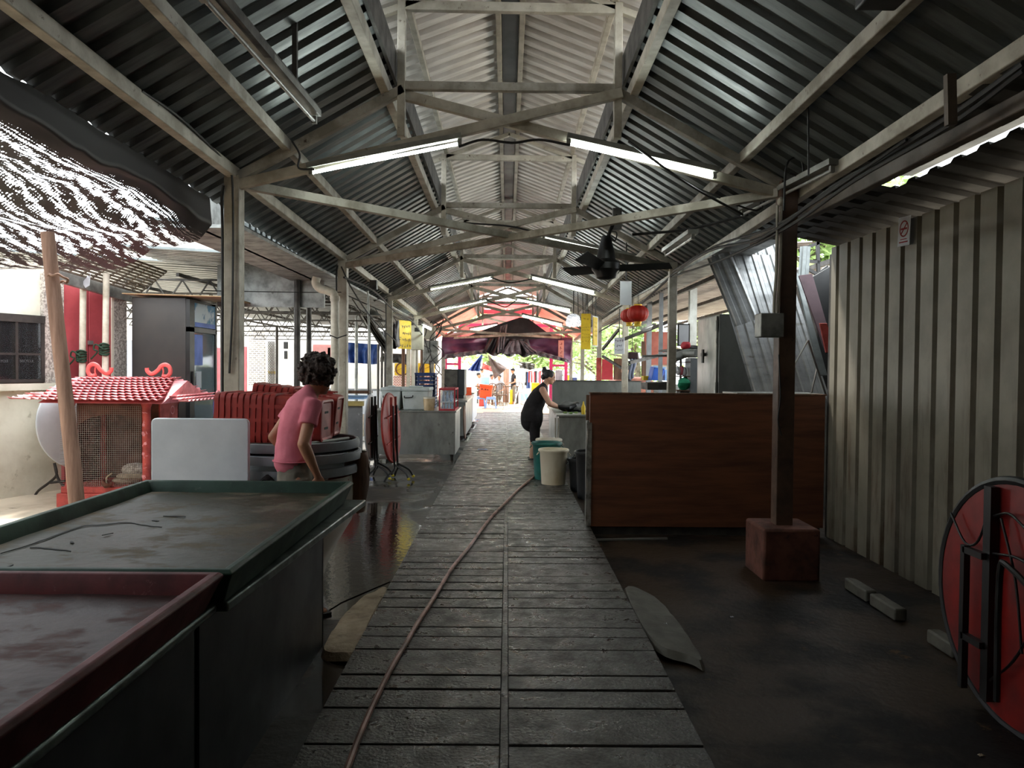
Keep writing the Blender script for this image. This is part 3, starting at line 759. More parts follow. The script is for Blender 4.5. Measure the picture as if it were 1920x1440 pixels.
# ================================================================ foreground counters and trays
t = thing('counter', 'dark stainless counter under the green tray, its steel lip jutting out at the far end', 'counter', (-1.5, 3.3, ZF))
top = [(-2.12,2.42,.685),(-.915,2.42,.685),(-.825,4.32,.685),(-2.12,4.32,.685)]
part(t, 'top', MB().prism(top, (0,0,.033)), M['steeledge'], 'worn steel worktop lip', bevel=.006)
part(t, 'side_panel', MB().bx(-1.03, -1.01, 2.42, 4.06, ZF, .685), M['steel_dark'])
part(t, 'end_panel', MB().bx(-2.05, -1.01, 4.04, 4.06, ZF, .685), M['steel_dark'])
part(t, 'side_panel', MB().bx(-2.07, -2.05, 2.42, 4.06, ZF, .685), M['steel_dark'])
part(t, 'bolt', MB().ell((-1.008, 3.3, .62), (.006,.01,.01), 8), M['steeledge'])
t = thing('counter', 'dark steel counter under the red tray nearest the camera', 'counter', (-1.5, 1.4, ZF))
part(t, 'top', MB().bx(-2.14, -.965, .4, 2.40, .685, .72), M['steel_dull'])
part(t, 'edge_roll', MB().cyl((-.965, .4, .703), (-.965, 2.40, .703), .02, 10), M['steeledge'], 'rounded worn steel edge')
part(t, 'side_panel', MB().bx(-1.03, -1.01, .4, 2.40, ZF, .685), M['steel_dark'])
part(t, 'end_panel', MB().bx(-2.1, -1.01, 2.38, 2.40, ZF, .685), M['steel_dark'])
part(t, 'side_panel', MB().bx(-2.12, -2.10, .4, 2.40, ZF, .685), M['steel_dark'])
def tray(x0, x1, y0, y1, z0, z1, label, mr, ms, cracks=()):
    t = thing('display_tray', label, 'tray', ((x0+x1)/2, (y0+y1)/2, z0))
    def rect(i, z): return [V(x0+i,y0+i,z), V(x1-i,y0+i,z), V(x1-i,y1-i,z), V(x0+i,y1-i,z)]
    L = [rect(.045, z0), rect(.012, z1-.035), rect(0, z1-.012), rect(.012, z1), rect(.035, z1), rect(.045, z1-.012), rect(.075, z0+.02), rect(.075, z0)]
    vs = [p for l in L for p in l]; n = len(L)
    fs = [(i*4+k, i*4+(k+1)%4, ((i+1)%n)*4+(k+1)%4, ((i+1)%n)*4+k) for i in range(n) for k in range(4)]
    part(t, 'rim', MB().add(vs, fs), mr, bevel=.004)
    part(t, 'surface', MB().sheet(lambda u, v: (x0+.07+(x1-x0-.14)*u, y0+.07+(y1-y0-.14)*v, z0+.06+.004*noise.noise(Vector((u*5, v*7, 1)))), 30, 40, .02), ms, 'worn scuffed tray bottom')
    for i, c in enumerate(cracks):
        pts = cr([onz(a*.4027, 860+b*.4027, z0+.064) for a, b in c], 4)
        for j, p in enumerate(pts): p.x += .006*noise.noise(p*40); p.y += .012*noise.noise(p*31)
        part(t, 'crack', MB().tube(pts, [(.006*(1-abs(2*j/(len(pts)-1)-1))+.0015, .002) for j in range(len(pts))], 6), M['blackink'], 'dark split in the peeling surface')
    return t
tray(-2.08, -.88, 2.36, 4.24, .72, .84, 'long worn green rimmed tray on the counter, its surface peeling', M['greenpaint'], M['trayg'],
     [[(10,440),(110,410),(210,375),(380,315),(480,308),(580,298),(680,310),(750,320)], [(-40,525),(60,495)], [(140,415),(230,418),(330,430)], [(470,358),(525,348)], [(760,266),(865,270)], [(705,288),(745,290)], [(325,385),(345,392)]])
tray(-2.12, -.90, .42, 2.35, .725, .842, 'dark red rimmed tray nearest the camera, at the lower left', M['redwood'], M['trayr'])
# peeled laminate flakes round the cracks
# ================================================================ hose, litter on the walkway
hp = [(1002,893),(975,915),(945,945),(925,965),(905,990),(880,1025),(850,1062),(832,1090),(808,1130),(785,1165),(762,1205),(735,1250),(705,1310),(680,1365),(655,1430),(640,1475)]
single('hose', MB().tube(cr([onz(a, b, .014) for a, b in hp], 4), .0135, 8), M['hose'], 'long pinkish garden hose lying along the wet walkway', 'hose')
def litter(px, py, label, m, z=.0, s=.03, name='litter'):
    c = onz(px, py, z); random.seed(px)
    mb = MB().sheet(lambda u, v: (c.x+(u-.5)*2*s, c.y+(v-.5)*1.4*s, c.z+.004+.012*abs(noise.noise(Vector((u*3+px, v*3, 0))))), 5, 5, .002)
    return single(name, mb, m, label, 'litter')
litter(905, 843, 'crumpled blue and white scrap on the walkway', M['lblue'], .002, .09)
litter(921, 957, 'black clod by the hose on the walkway', M['blackp'], .002, .035)
litter(1038, 962, 'black leaf-like scrap on the right half of the walkway', M['blackp'], .002, .03)
litter(1248, 1172, 'small pale scrap on the right mortar ramp', M['paper'], -.03, .012)
litter(1840, 1418, 'pale pebble on the dark floor at the lower right', M['patch'], ZF-.03, .012)
litter(1372, 1158, 'tiny white scrap on the dark floor right of the ramp', M['paper'], ZF-.03, .01)
# kerb stones by the sheet wall
for a, b, l in ((5.30,4.98,'pale worn kerb stone nearest the sheet wall\'s far end'), (4.93,4.60,'pale kerb stone in the middle of the three by the sheet wall'), (4.25,4.0,'pale kerb stone half behind the red folding table')):
    single('kerb_stone', MB().bx(2.46, 2.54, b, a, ZF-.03, .0), M['patchd'], l, 'kerb', bevel=.012)

# ================================================================ plywood counter and the stall behind it
YP = 6.97
t = thing('plywood_counter', 'tall dark brown plywood counter front right of the walkway', 'counter', (1.9, YP, ZF))
part(t, 'front_panel', MB().bx(.785, 3.02, YP-.01, YP+.012, .0, 1.262), M['ply'], bevel=.003)
part(t, 'top_edge', MB().bx(.785, 3.03, YP-.014, YP+.10, 1.262, 1.275), M['woodd'], 'lighter brown top edge')
part(t, 'foil_strip', MB().sheet(lambda u, v: (.755+.05*u, YP-.02-.012*abs(noise.noise(Vector((u*2, v*9, 3)))), .01+.98*v), 4, 30, .006), M['foil'], 'creased silver foil strip on the left edge')
part(t, 'side_panel', MB().bx(.765, .785, YP+.012, 7.12, .0, 1.0), M['steel_dull'])
part(t, 'back_board', MB().bx(.785, 3.02, 7.28, 7.30, .0, 1.24), M['woodd'])
part(t, 'ledge', MB().bx(2.2, 3.0, 7.02, 7.5, 1.265, 1.28), M['steel'], 'metal ledge on top at the right end')
for x in (.83, 1.9, 2.97): part(t, 'leg', MB().bx(x-.03, x+.03, 7.05, 7.11, ZF-.03, 1.26), M['woodd'])
part(t, 'foot_rail', MB().bx(.785, 3.0, YP+.02, YP+.06, ZF-.03, .02), M['darksteel'])
single('metal_strip', MB().beam((.83, 6.72, ZF-.02), (1.5, 6.80, ZF-.02), .03, .015), M['steel'], 'thin metal strip on the floor below the plywood counter', 'metal strip')

def leaning(name, bl, br, tl, yb_, yt, m, label, cat='metal sheet', pitch=.1, dep=.016, ct=.35, group=None):
    o = at(*bl, yb_); u = at(*br, yb_) - o; v = at(*tl, yt) - o
    return single(name, MB().corr(o, u, v, (0,-1,.1), pitch, dep, ct, .002, .12, .02), m, label, cat, group)
M['galv_new'] = pm('bright_ribbed_sheet', '979999', '7c7e7e', 2.5, .36, .5, .05, 6, (1,1,3), spots='6a655e', sscale=5)
leaning('ribbed_sheet', (1418,760),(1560,760),(1334,478), 7.55, 7.95, M['galv_new'], 'large ribbed metal sheet leaning askew behind the plywood counter')
leaning('ribbed_sheet', (1377,613),(1422,598),(1326,485), 7.50, 7.76, M['galv_new'], 'short ribbed metal sheet lying over the left edge of the large leaning sheet')
leaning('ribbed_sheet', (1470,640),(1522,640),(1400,428), 7.85, 8.1, M['galv_new'], 'tallest ribbed sheet end standing up behind the others by the brown post')
leaning('ribbed_sheet', (1496,520),(1516,520),(1500,462), 7.9, 8.0, M['galv'], 'small bluish ribbed scrap against the bright gap by the sheet wall')
def board(name, quad, ys, th, m, label, cat):
    q = [at(a, b, y) for (a, b), y in zip(quad, ys)]
    n = (q[1]-q[0]).cross(q[3]-q[0]).normalized()
    if n.y < 0: n = -n
    return single(name, MB().prism(q, n*th), m, label, cat, bevel=.003)
board('metal_flashing', [(1489,500),(1500,520),(1552,704),(1536,704)], [7.7,7.7,7.35,7.35], .02, M['galv'], 'long pale metal flashing slanting down to the plywood counter', 'metal sheet')
board('leaning_board', [(1498,516),(1523,513),(1566,661),(1549,661)], [7.5,7.5,7.15,7.15], .025, M['maroon'], 'maroon board leaning beside the bright gap', 'board')
board('leaning_board', [(1537,606),(1551,606),(1566,661),(1549,661)], [7.10]*4, .02, M['redpaint'], 'faded red end piece at the foot of the maroon board', 'board')
board('leaning_board', [(1522,520),(1556,500),(1580,735),(1545,735)], [7.75]*4, .03, M['blackp'], 'black sheet added for the dark of the gap beside the sheet wall', 'board')  # black sheet put in where the gap is simply dark
single('thin_rod', MB().tube([at(1515,638,7.2), at(1486,690,7.2)], .008, 6), M['steel'], 'thin rod slanting behind the brown post', 'rod')
for a, b, l in (((1515,638),(1549,742),'right'), ((1532,690),(1520,742),'left')):
    single('thin_rod', MB().tube([at(*a, 7.25), at(*b, 7.15)], .010, 6), M['darksteel'], f'dark thin stand leg at the {l} behind the end of the plywood counter', 'rod')
t = thing('scaffold_frame', 'dark steel frame silhouetted in the bright gap by the sheet wall', 'frame', at(1525,520,8.6))
for a, b in (((1532,425),(1536,560)),((1498,470),(1536,455)),((1500,488),(1536,492)),((1505,500),(1534,515)),((1512,530),(1552,500))):
    part(t, 'bar', MB().beam(at(*a, 8.6), at(*b, 8.6), .035, .035), M['black'])
# steel cabinet
t = thing('steel_cabinet', 'tall grey stainless cabinet with a latched door behind the leaning sheets', 'cabinet', (2.75, 8.7, ZF))
part(t, 'body', MB().bx(2.385, 3.15, 8.30, 9.16, ZF, 2.13), M['steel_dull'], bevel=.006)
part(t, 'door', MB().bx(2.362, 2.383, 8.33, 9.14, .1, 2.11), M['steel'], 'shiny stainless door', bevel=.004)
d = [o for o in COL.objects if o.name == 'door'][-1]
part(d, 'latch', MB().bx(2.325, 2.362, 8.75, 8.85, 1.66, 1.70).bx(2.315, 2.335, 8.72, 8.78, 1.58, 1.74), M['black'])
for z in (.5, 1.3, 2.0): part(d, 'hinge', MB().cyl((2.36, 8.32, z-.06), (2.36, 8.32, z+.06), .014, 8), M['steel'])
# no-smoking notice
t = thing('no_smoking_sign', 'white no-smoking notice taped high on the cream sheet wall', 'sign', (3.03, 5.6, 2.46))
F = frame3((3.008, 5.60, 2.565), (0,-1,-.06), (0,-.06,1))
part(t, 'sheet', MB().bx(-.085, .085, -.11, .11, 0, .002).xf(F), M['paper'])
def ring(F, c, r, w, z, n=32, d=.002):
    mb = MB(); vs = []
    for k in range(n):
        a = 2*PI*k/n
        for q, zz in ((r, z), (r-w, z), (r-w, z+d), (r, z+d)): vs.append(F @ Vector((c[0]+q*math.cos(a), c[1]+q*math.sin(a), zz)))
    fs = [(k*4+i, k*4+(i+1)%4, ((k+1)%n)*4+(i+1)%4, ((k+1)%n)*4+i) for k in range(n) for i in range(4)]
    return mb.add(vs, fs)
part(t, 'symbol', ring(F, (0,.02), .062, .010, .002).join(MB().cb((0,.02,.003), (.115,.010,.002), Matrix.Rotation(R(45),4,'Z')).xf(F)).join(MB().bx(-.045,.03,.012,.026,.002,.004).bx(.032,.042,.012,.026,.002,.004).xf(F)), M['redink'], 'dark red crossed ring with a cigarette')
part(t, 'caption', MB().bx(-.045,.045,-.062,-.056,.002,.004).bx(-.06,.06,-.085,-.076,.002,.004).xf(F), M['redink'])
single('black_box', MB().bx(1.52, 1.70, 3.1, 3.28, 3.09, 3.22), M['blackp'], 'small black box fixed to the right purlin at the top edge', 'box', bevel=.01)

# red folding table leaning by the sheet wall
t = thing('folding_table', 'round red folding table on its edge beside the sheet wall, black underframe outwards', 'table', (2.25, 3.2, ZF-.03))
cc = V(2.25, 3.2, .47); rr = .55; MX = Matrix.Rotation(R(90), 4, 'Y')
part(t, 'tabletop', MB().lathe([(rr,-.012),(rr,.012)], cc, 56, MX), M['redtable'])
part(t, 'rim', MB().tube([cc + V(0, rr*math.cos(a), rr*math.sin(a)) for a in [2*PI*i/56 for i in range(56)]], .022, 8, closed=True), M['blackp'], 'black rim')
fx = 2.21
part(t, 'centre_bar', MB().bx(fx-.02, fx+.02, 3.30, 3.35, .0, .98), M['black'])
part(t, 'centre_bar', MB().bx(fx-.02, fx+.02, 3.0, 3.05, -.02, .97), M['black'])
part(t, 'leg_frame', MB().tube(cr([(fx-.04,3.20,.05),(fx-.04,3.20,.60),(fx-.04,3.14,.66),(fx-.04,2.9,.55),(fx-.04,2.8,.5)], 4), .014, 8), M['black'])
part(t, 'leg_frame', MB().beam((fx-.03,3.46,.0),(fx-.03,3.46,.68),.03,.03).beam((fx-.03,3.46,.66),(fx-.03,3.32,.66),.03,.03).beam((fx-.03,3.46,.25),(fx-.03,3.32,.25),.03,.03), M['black'])
for pts in ([(3.62,.80),(3.50,.68),(3.40,.72),(3.33,.90)], [(3.30,.85),(3.2,.88),(3.1,.84)], [(3.30,.68),(3.15,.70),(3.03,.68)], [(3.25,.85),(3.15,.6),(3.1,.3)], [(3.3,.1),(3.15,.25),(3.03,.45)]):
    part(t, 'wire_brace', MB().tube(cr([(fx-.005, a, b) for a, b in pts], 5), .006, 6), M['black'])

# ================================================================ left: shrine, poles, tables
t = thing('shrine', 'small red shrine with a faded pink tiled roof and wire-mesh front', 'shrine', (-4.35, 8.37, ZF))
sx0, sx1, sy0, sy1 = -4.80, -3.88, 8.0, 8.74
part(t, 'base', MB().bx(sx0-.06, sx1+.06, sy0-.05, sy1+.03, ZF, .10).bx(sx0-.03, sx1+.03, sy0-.02, sy1+.02, .10, .17), M['redpaint'], bevel=.008)
for y in (sy0+.03, sy1-.03):
    for x in (sx0+.045, sx1-.045):
        cpart = part(t, 'column', MB().lathe([(.055,0),(.045,.03),(.042,.06),(.042,.86),(.055,.9),(.055,.93)], (x, y, .17), 16), M['redpaint'])
        if y < 8.3:
            g = MB(); random.seed(int(x*100))
            for i in range(7):      # raised characters down the column
                for j in range(4):
                    a = random.uniform(-.02,.02); b = .26+i*.115+random.uniform(0,.06)
                    g.cb((x+a, y-.043+abs(a)*.3, b), (random.choice([.006,.026]), .008, random.choice([.006,.03])), Matrix.Rotation(random.uniform(-.5,.5),4,'Y'))
            part(cpart, 'raised_characters', g, M['pinktile'])
part(t, 'back_wall', MB().bx(sx0, sx1, sy1-.05, sy1-.03, .17, 1.10), M['maroonblock'])
sw = MB().bx(sx0, sx0+.015, sy0+.25, sy1-.03, .17, 1.10); part(t, 'side_wall', sw, M['maroonblock'])
sw = MB().bx(sx1-.015, sx1, sy0+.25, sy1-.03, .17, 1.10); sp = part(t, 'side_wall', sw, M['redpaint'])
part(sp, 'round_carving', ring(frame3((sx1+.002, 8.55, .98), (0,1,0), (0,0,1)), (0,0), .05, .012, 0), M['pinktile'])
# arched lintel
ar = [(sx0+.08, .97)] + [(sx0+.46 - .38*math.cos(a), .78+.17*math.sin(a)) for a in [PI*i/14 for i in range(15)]] + [(sx1-.08, .97)]
lo = [V(x, sy0+.1, z) for x, z in ar]
mb = MB()
for i in range(len(lo)-1): mb.prism([lo[i], lo[i+1], V(lo[i+1].x, sy0+.1, 1.08), V(lo[i].x, sy0+.1, 1.08)], (0,.02,0))
part(t, 'arched_lintel', mb, M['maroonblock'], 'dusty arched dark lintel')
wm = MB(); nx = 33; nz = 38
for i in range(nx+1):
    x = sx0+.09 + (sx1-sx0-.18)*i/nx; wm.beam((x, sy0-.005, .18), (x, sy0-.005, 1.05), .0028)
for i in range(nz+1):
    z = .18+.87*i/nz; wm.beam((sx0-.04, sy0-.008, z), (sx1-.09, sy0-.008, z), .0028)
part(t, 'wire_mesh', wm, pm('mesh_wire', '8f877e', '756d65', 5, .5, .2, 0), 'pale square wire mesh')
def tiles(p00, p10, p11, p01, rows, cols):
    """overlapping scalloped tiles; p00-p10 the eave, p01-p11 the ridge"""
    p00, p10, p11, p01 = map(Vector, (p00, p10, p11, p01)); mb = MB()
    n = (p10-p00).cross(p01-p00).normalized()
    if n.z < 0: n = -n
    for r in range(rows):
        def f(u, v, r=r):
            w = .5+.5*math.cos(2*PI*(u*cols+.5*(r % 2)))
            tt = (r + v*1.25 - .42*w*(1-v))/rows; tt = max(-.03, min(1.0, tt))
            p = p00.lerp(p10, u).lerp(p01.lerp(p11, u), tt)
            return p + n*(.030*(1-v) + .030*w*(1-v*.7) + .004)
        mb.sheet(f, cols*6, 3, .006)
    return mb
ze, zr, yr = 1.10, 1.335, 8.38
rf = part(t, 'roof', MB().prism([(-4.93,7.76,ze-.01),(-4.93,9.0,ze-.01),(-4.93,yr,zr-.01)], (1.30,0,0)), M['pinktile'], 'faded pinkish red roof')
part(rf, 'tiles', tiles((-5.02,7.72,ze),(-3.62,7.72,ze),(-3.78,yr,zr),(-4.80,yr,zr), 9, 17), M['pinktile'], 'rows of scalloped tiles')
part(rf, 'tiles', tiles((-5.02,9.04,ze),(-3.62,9.04,ze),(-3.78,yr,zr),(-4.80,yr,zr), 9, 17), M['pinktile'])
part(rf, 'skirt', tiles((-3.42,7.85,ze-.02),(-3.38,8.95,ze-.02),(-3.66,8.8,ze+.05),(-3.66,7.95,ze+.05), 3, 12), M['pinktile'])
part(rf, 'skirt', tiles((-5.26,7.80,ze-.01),(-5.2,8.9,ze-.02),(-4.95,8.8,ze+.06),(-4.95,7.85,ze+.06), 3, 12), M['pinktile'])
part(rf, 'gable', MB().prism([(-3.645,7.95,ze+.02),(-3.645,8.82,ze+.02),(-3.645,yr,zr-.04)], (-.01,0,0)), M['maroonblock'])
part(rf, 'ridge_beam', MB().bx(-4.80, -3.78, yr-.018, yr+.018, zr-.01, zr+.025), M['redp'])
def scroll(cx, s, sz=1, yy=yr, z0=zr+.02, vert=False):
    pts = [(-.005,.02),(-.06,.015),(-.095,.06),(-.085,.12),(-.04,.148),(.01,.13),(.04,.09),(.09,.05),(.13,.045),(.165,.075),(.17,.11)]
    if vert: P_ = [V(cx, yy + s*a*sz, z0 + b*sz) for a, b in pts]
    else: P_ = [V(cx + s*a*sz, yy, z0 + b*sz) for a, b in pts]
    k = cr(P_, 5); n = len(k)
    return MB().tube(k, [(.021*sz*(1-.35*i/n), .024*sz) for i in range(n)], 8).tube(cr([P_[0], P_[0].lerp(P_[4], .35), P_[4].lerp(P_[6], .4)], 4), .009*sz, 6)
M['coral'] = pm('coral_red_paint', 'd8605c', 'b94e4a', 5, .5, 0, .1, 30)
part(rf, 'ridge_scroll', scroll(-4.66, 1), M['coral'], 'coral scroll ornament'); part(rf, 'ridge_scroll', scroll(-3.92, -1), M['coral'], 'coral scroll ornament')
part(rf, 'corner_scroll', scroll(-3.42, 1, .75, 8.75, ze-.02, True), M['pinktile'])
# things inside the shrine
t = thing('stone_tortoise', 'mottled rounded stone ornament inside the shrine behind the mesh', 'ornament', (-4.18, 8.22, .17))
part(t, 'shell', MB().ell((-4.15,8.24,.33), (.15,.11,.075)), M['pebble'])
part(t, 'body', MB().ell((-4.17,8.22,.255), (.18,.12,.05)).ell((-4.24,8.2,.21), (.15,.08,.04)), M['patch'])
single('straw_bundle', MB().ell((-3.99,8.5,.42), (.08,.08,.26)).ell((-4.0,8.45,.25), (.10,.1,.08)), pm('straw', '9a8452', '5f5230', 18, .9, 0, .9, 60), 'upright straw bundle at the back right of the shrine', 'straw')
t = thing('incense_cup', 'small dark red cup tipped by the mesh at the shrine base', 'cup', (-4.33, 7.93, .17))
part(t, 'bowl', MB().lathe([(.01,0),(.05,.03),(.055,.07),(.045,.07),(.03,.04)], (-4.33,7.94,.17), 16, Matrix.Rotation(R(25),4,'Y')), M['maroonblock'])
part(t, 'handle', MB().tube(cr([(-4.31,7.94,.2),(-4.31,7.94,.28),(-4.25,7.94,.33)], 4), .008, 6), M['patch'])

# leaning wooden pole
t = thing('wooden_pole', 'stout pale wooden pole leaning up under the shade net', 'pole', at(152,1015,5.25))
a, b = at(157,1095,5.25), at(89,436,5.25); a.z = ZF+.005
part(t, 'shaft', MB().tube([a, a.lerp(b,.35)+V(.012,0,0), a.lerp(b,.75), b], [.054,.052,.048,.045], 14), M['wood'])
k = at(99,520,5.19)
part(t, 'rope', MB().tube(cr([k+V(.060*math.cos(q), .060*math.sin(q)+.06, -.02*math.sin(q)+.008*math.sin(5*q)) for q in [2*PI*i/12 for i in range(12)]], 3, True), .009, 6, closed=True), M['wood'], 'twisted rope loop')
for px, l in ((151,'left'), (194,'right')):
    bx_ = at(px, 705, 9.1)
    t = thing('awning_pole', f'{l} slim metal pole with green rope tied round it, before the red door', 'pole', (bx_.x, 9.1, ZF))
    part(t, 'shaft', MB().cyl((bx_.x, 9.1, ZF), (bx_.x+.04, 9.1, 2.62), .038, 12), M['pvc'])
    rp = at(px-2, 668 if px < 170 else 655, 9.05); random.seed(px)
    mb = MB()
    for i in range(5): mb.tube([rp+V(.05*math.cos(q), .05*math.sin(q)+.04, -.06+.03*i+.01*math.sin(q*2+i)) for q in [2*PI*j/10 for j in range(10)]], .014, 6, closed=True)
    mb.tube(cr([rp+V(.03,-.03,0), rp+V(-.06,-.04,.06), rp+V(-.09,-.03,.0), rp+V(-.05,-.02,-.03), rp+V(-.14,0,-.12)], 4), .010, 6)
    part(t, 'rope', mb, M['darkgreen'], 'knotted green rope')

# tall white table top + folding table
def disc_table(name, label, c, r, nrm, m, mrim, legs=True, th=.028):
    c = Vector(c); nrm = Vector(nrm).normalized(); q = Vector((0,0,1)).rotation_difference(nrm).to_matrix().to_4x4()
    t = thing(name, label, 'table', (c.x, c.y, ZF))
    part(t, 'tabletop', MB().lathe([(r*.97,-th/2),(r,-th/2+.006),(r,th/2-.006),(r*.97,th/2)], c, 48, q), m)
    if mrim is not None: part(t, 'rim', MB().tube([c + q.to_3x3() @ V(r*math.cos(x), r*math.sin(x), 0) for x in [2*PI*i/48 for i in range(48)]], th*.62, 8, closed=True), mrim)
    return t, q
t, q = disc_table('folding_table', 'large round white table stood on edge between the shrine and the cream wall', (-5.16, 8.95, .79), .55, (.90,-.42,.05), M['white'], None, th=.035)
for pts in ([(102,868),(106,890),(92,905),(72,920),(62,936)], [(102,868),(108,895),(118,910),(128,922),(100,938)], [(94,905),(122,902)]):
    part(t, 'leg', MB().tube(cr([at(a, b, 8.7) for a, b in pts], 4), .015, 8), M['frame'])
part(t, 'foot_cap', MB().ell(at(99,938,8.7), (.035,.02,.02), 10), M['yellowcap'], 'yellow foot cap')
t = thing('folding_table', 'white rectangular folding table stood on end behind the green tray', 'table', (-1.93, 4.6, ZF))
a, b = at(283,784,4.58), at(466,784,4.58)
part(t, 'tabletop', MB().prism([V(cx_+.03*math.cos(R(q)), 4.58, cz_+.03*math.sin(R(q))) for cx_, cz_, q0 in ((b.x-.03, a.z-.03, 0), (a.x+.03, a.z-.03, 90), (a.x+.03, ZF+.03, 180), (b.x-.03, ZF+.03, 270)) for q in (q0, q0+22, q0+45, q0+68, q0+90)], (0,.032,0)), M['white'], bevel=.006)
part(t, 'frame', MB().bx(a.x+.04, b.x-.04, 4.614, 4.635, .1, a.z-.06), M['greyp'])

# fridge
t = thing('display_fridge', 'tall dark drinks fridge with a lit blue header, behind the shrine', 'fridge', (-4.43, 9.85, ZF))
fx0, fx1, fy0, fy1, fz = -4.79, -4.10, 9.42, 10.30, 2.36
part(t, 'cabinet', MB().bx(fx0, fx1, fy0, fy1, ZF, fz), pm('brown_black_cabinet', '37322e', '262524', 1.2, .35, .1, .05, 10), bevel=.008)
part(t, 'front_frame', MB().bx(fx1, fx1+.05, fy0, fy0+.14, ZF, fz-.02).bx(fx1, fx1+.05, fy1-.05, fy1, ZF, fz-.02).bx(fx1, fx1+.05, fy0, fy1, ZF, .35).bx(fx1, fx1+.05, fy0, fy1, 1.93, 1.99), M['black'])
hd = part(t, 'header_panel', MB().bx(fx1+.02, fx1+.045, fy0+.16, fy1-.06, 2.0, 2.31), pm('header_print', 'cfe4ee', '3f8ab8', 3.2, .3, 0, 0, lo=.48, hi=.55, trans=.3), 'white and blue printed header')
part(hd, 'blue_band', MB().bx(fx1+.046, fx1+.048, fy0+.16, fy1-.06, 2.0, 2.06), M['blue'])
gd = part(t, 'glass_door', MB().bx(fx1+.02, fx1+.035, fy0+.15, fy1-.05, .36, 1.92), M['fridgeglass'], 'glass door')
part(gd, 'handle', MB().bx(fx1+.05, fx1+.075, fy0+.05, fy0+.09, 1.16, 1.42), M['black'])
part(gd, 'blue_sticker', MB().bx(fx1+.036, fx1+.039, fy0+.16, fy0+.42, 1.50, 1.90), M['blue'], 'blue printed sticker')
part(gd, 'white_sticker', MB().bx(fx1+.036, fx1+.039, fy0+.22, fy0+.38, 1.2, 1.42), M['paper'])
part(gd, 'red_sticker', MB().ell((fx1+.04, fy0+.25, .70), (.006,.09,.09)), M['redpaint'])
single('cardboard_sheet', MB().sheet(lambda u, v: (-4.85+1.35*u, 9.3+1.0*v, fz+.012+.05*(1-u)**1.0*.6 + .02*math.sin(u*5)*v), 8, 4, .012), pm('cardboard', 'a88f6c', '8d7656', 4, .8, 0, .1, 20), 'warped brown sheet laid on top of the fridge', 'board')

# building on the left behind
PA, PB = at(0,690,8.4), at(232,690,9.9)
wd = (PB-PA); wd.z = 0; wd.normalize(); wn = V(wd.y, -wd.x, 0)       # wn faces the yard
def wp(px, py, off=0):
    return onp(px, py, PA + wn*off, wn)
def wq(quad, th, off=0):
    q = [wp(a, b, off) for a, b in quad]; return MB().prism(q, wn*th)
def vert(px0, px1, z0, z1, th, off=0):
    a, b = wp(px0, 690), wp(px1, 690); o = wn*off
    return MB().prism([V(a.x,a.y,z0)+o, V(b.x,b.y,z0)+o, V(b.x,b.y,z1)+o, V(a.x,a.y,z1)+o], wn*th)
AA = PA - wd*6
def strip(s0, s1, z0, z1, th, off=0):
    a = PA + wd*s0; b = PA + wd*s1; o = wn*off
    return MB().prism([V(a.x,a.y,z0)+o, V(b.x,b.y,z0)+o, V(b.x,b.y,z1)+o, V(a.x,a.y,z1)+o], wn*th)
LW = (PB-PA).length
struct('wall_left', strip(-14, LW, ZF, 2.70, -.25), M['plaster'])
struct('trim_ledge', strip(-14, (wp(112,690)-wp(0,690)).length, 1.19, 1.27, .07), M['plaster'])
w = thing('window', 'dark bronze window with black bins standing behind its panes, in the cream wall', 'window', wp(20,650))
w['kind'] = 'structure'; del w['category']
part(w, 'backing', vert(-120, 76, 1.28, 2.02, .01, .012), M['blackp'])
for p0, p1 in ((70,77),(22,27),(-60,-53)): part(w, 'frame_bar', vert(p0, p1, 1.28, 2.04, .05, .02), M['frame'])
part(w, 'frame_bar', vert(-120, 77, 1.28, 1.32, .05, .02), M['frame']); part(w, 'frame_bar', vert(-120, 77, 1.98, 2.07, .06, .02), M['frame'])
part(w, 'frame_bar', vert(-120, 77, 1.60, 1.625, .045, .02), M['frame']); part(w, 'pane', vert(-118, 74, 1.30, 2.0, .004, .06), M['winglass'])
o = wp(50,677,.03); tx = text_mesh('RECYCLE', .040, frame3(o, wd, (0,0,1)), .001); part(w, 'lettering', tx, M['paper'], 'the word RECYCLE')
o = wp(2,677,.03); part(w, 'lettering', text_mesh('RECYCLE', .040, frame3(o, wd, (0,0,1)), .001), M['paper'])
struct('wall_pebbledash', vert(76, 114, 1.18, 2.60, .06), M['pebble']); struct('wall_pebbledash_end', vert(208, 232, ZF, 2.60, .06), M['pebble'])
d = thing('door', 'tall faded red sheet-metal double door in the cream building', 'door', wp(160,690)); d['kind'] = 'structure'; del d['category']
part(d, 'leaf', vert(117, 161, ZF, 2.55, .04), M['reddoor'], bevel=.004); part(d, 'leaf', vert(163, 204, ZF, 2.55, .04), M['reddoor'], bevel=.004)
part(d, 'latch', vert(160, 168, 1.75, 1.80, .03, .04), M['steel']); part(d, 'frame', vert(204, 208, ZF, 2.6, .06), M['plaster'])
part(d, 'frame', vert(114, 117, ZF, 2.6, .05), M['reddoor'])
single('awning_beam', MB().beam(at(96,512,8.5), at(262,561,10.2), .06, .16), M['meterbox'], 'grey steel beam along the top of the cream building', 'beam')
sl = MB()
for i in range(11): sl.beam(at(106+7*i, 503-4.2*i, 8.5), at(262+5*i, 549-4.0*i, 10.1), .02, .022)
for i in range(9): q = i/8; sl.beam(at(106,503,8.5).lerp(at(262,549,10.1), q), at(176,461,8.5).lerp(at(312,509,10.1), q), .022, .02)
single('slatted_awning', sl, M['netwood'], 'dark slatted awning over the grey beam of the cream building', 'awning')
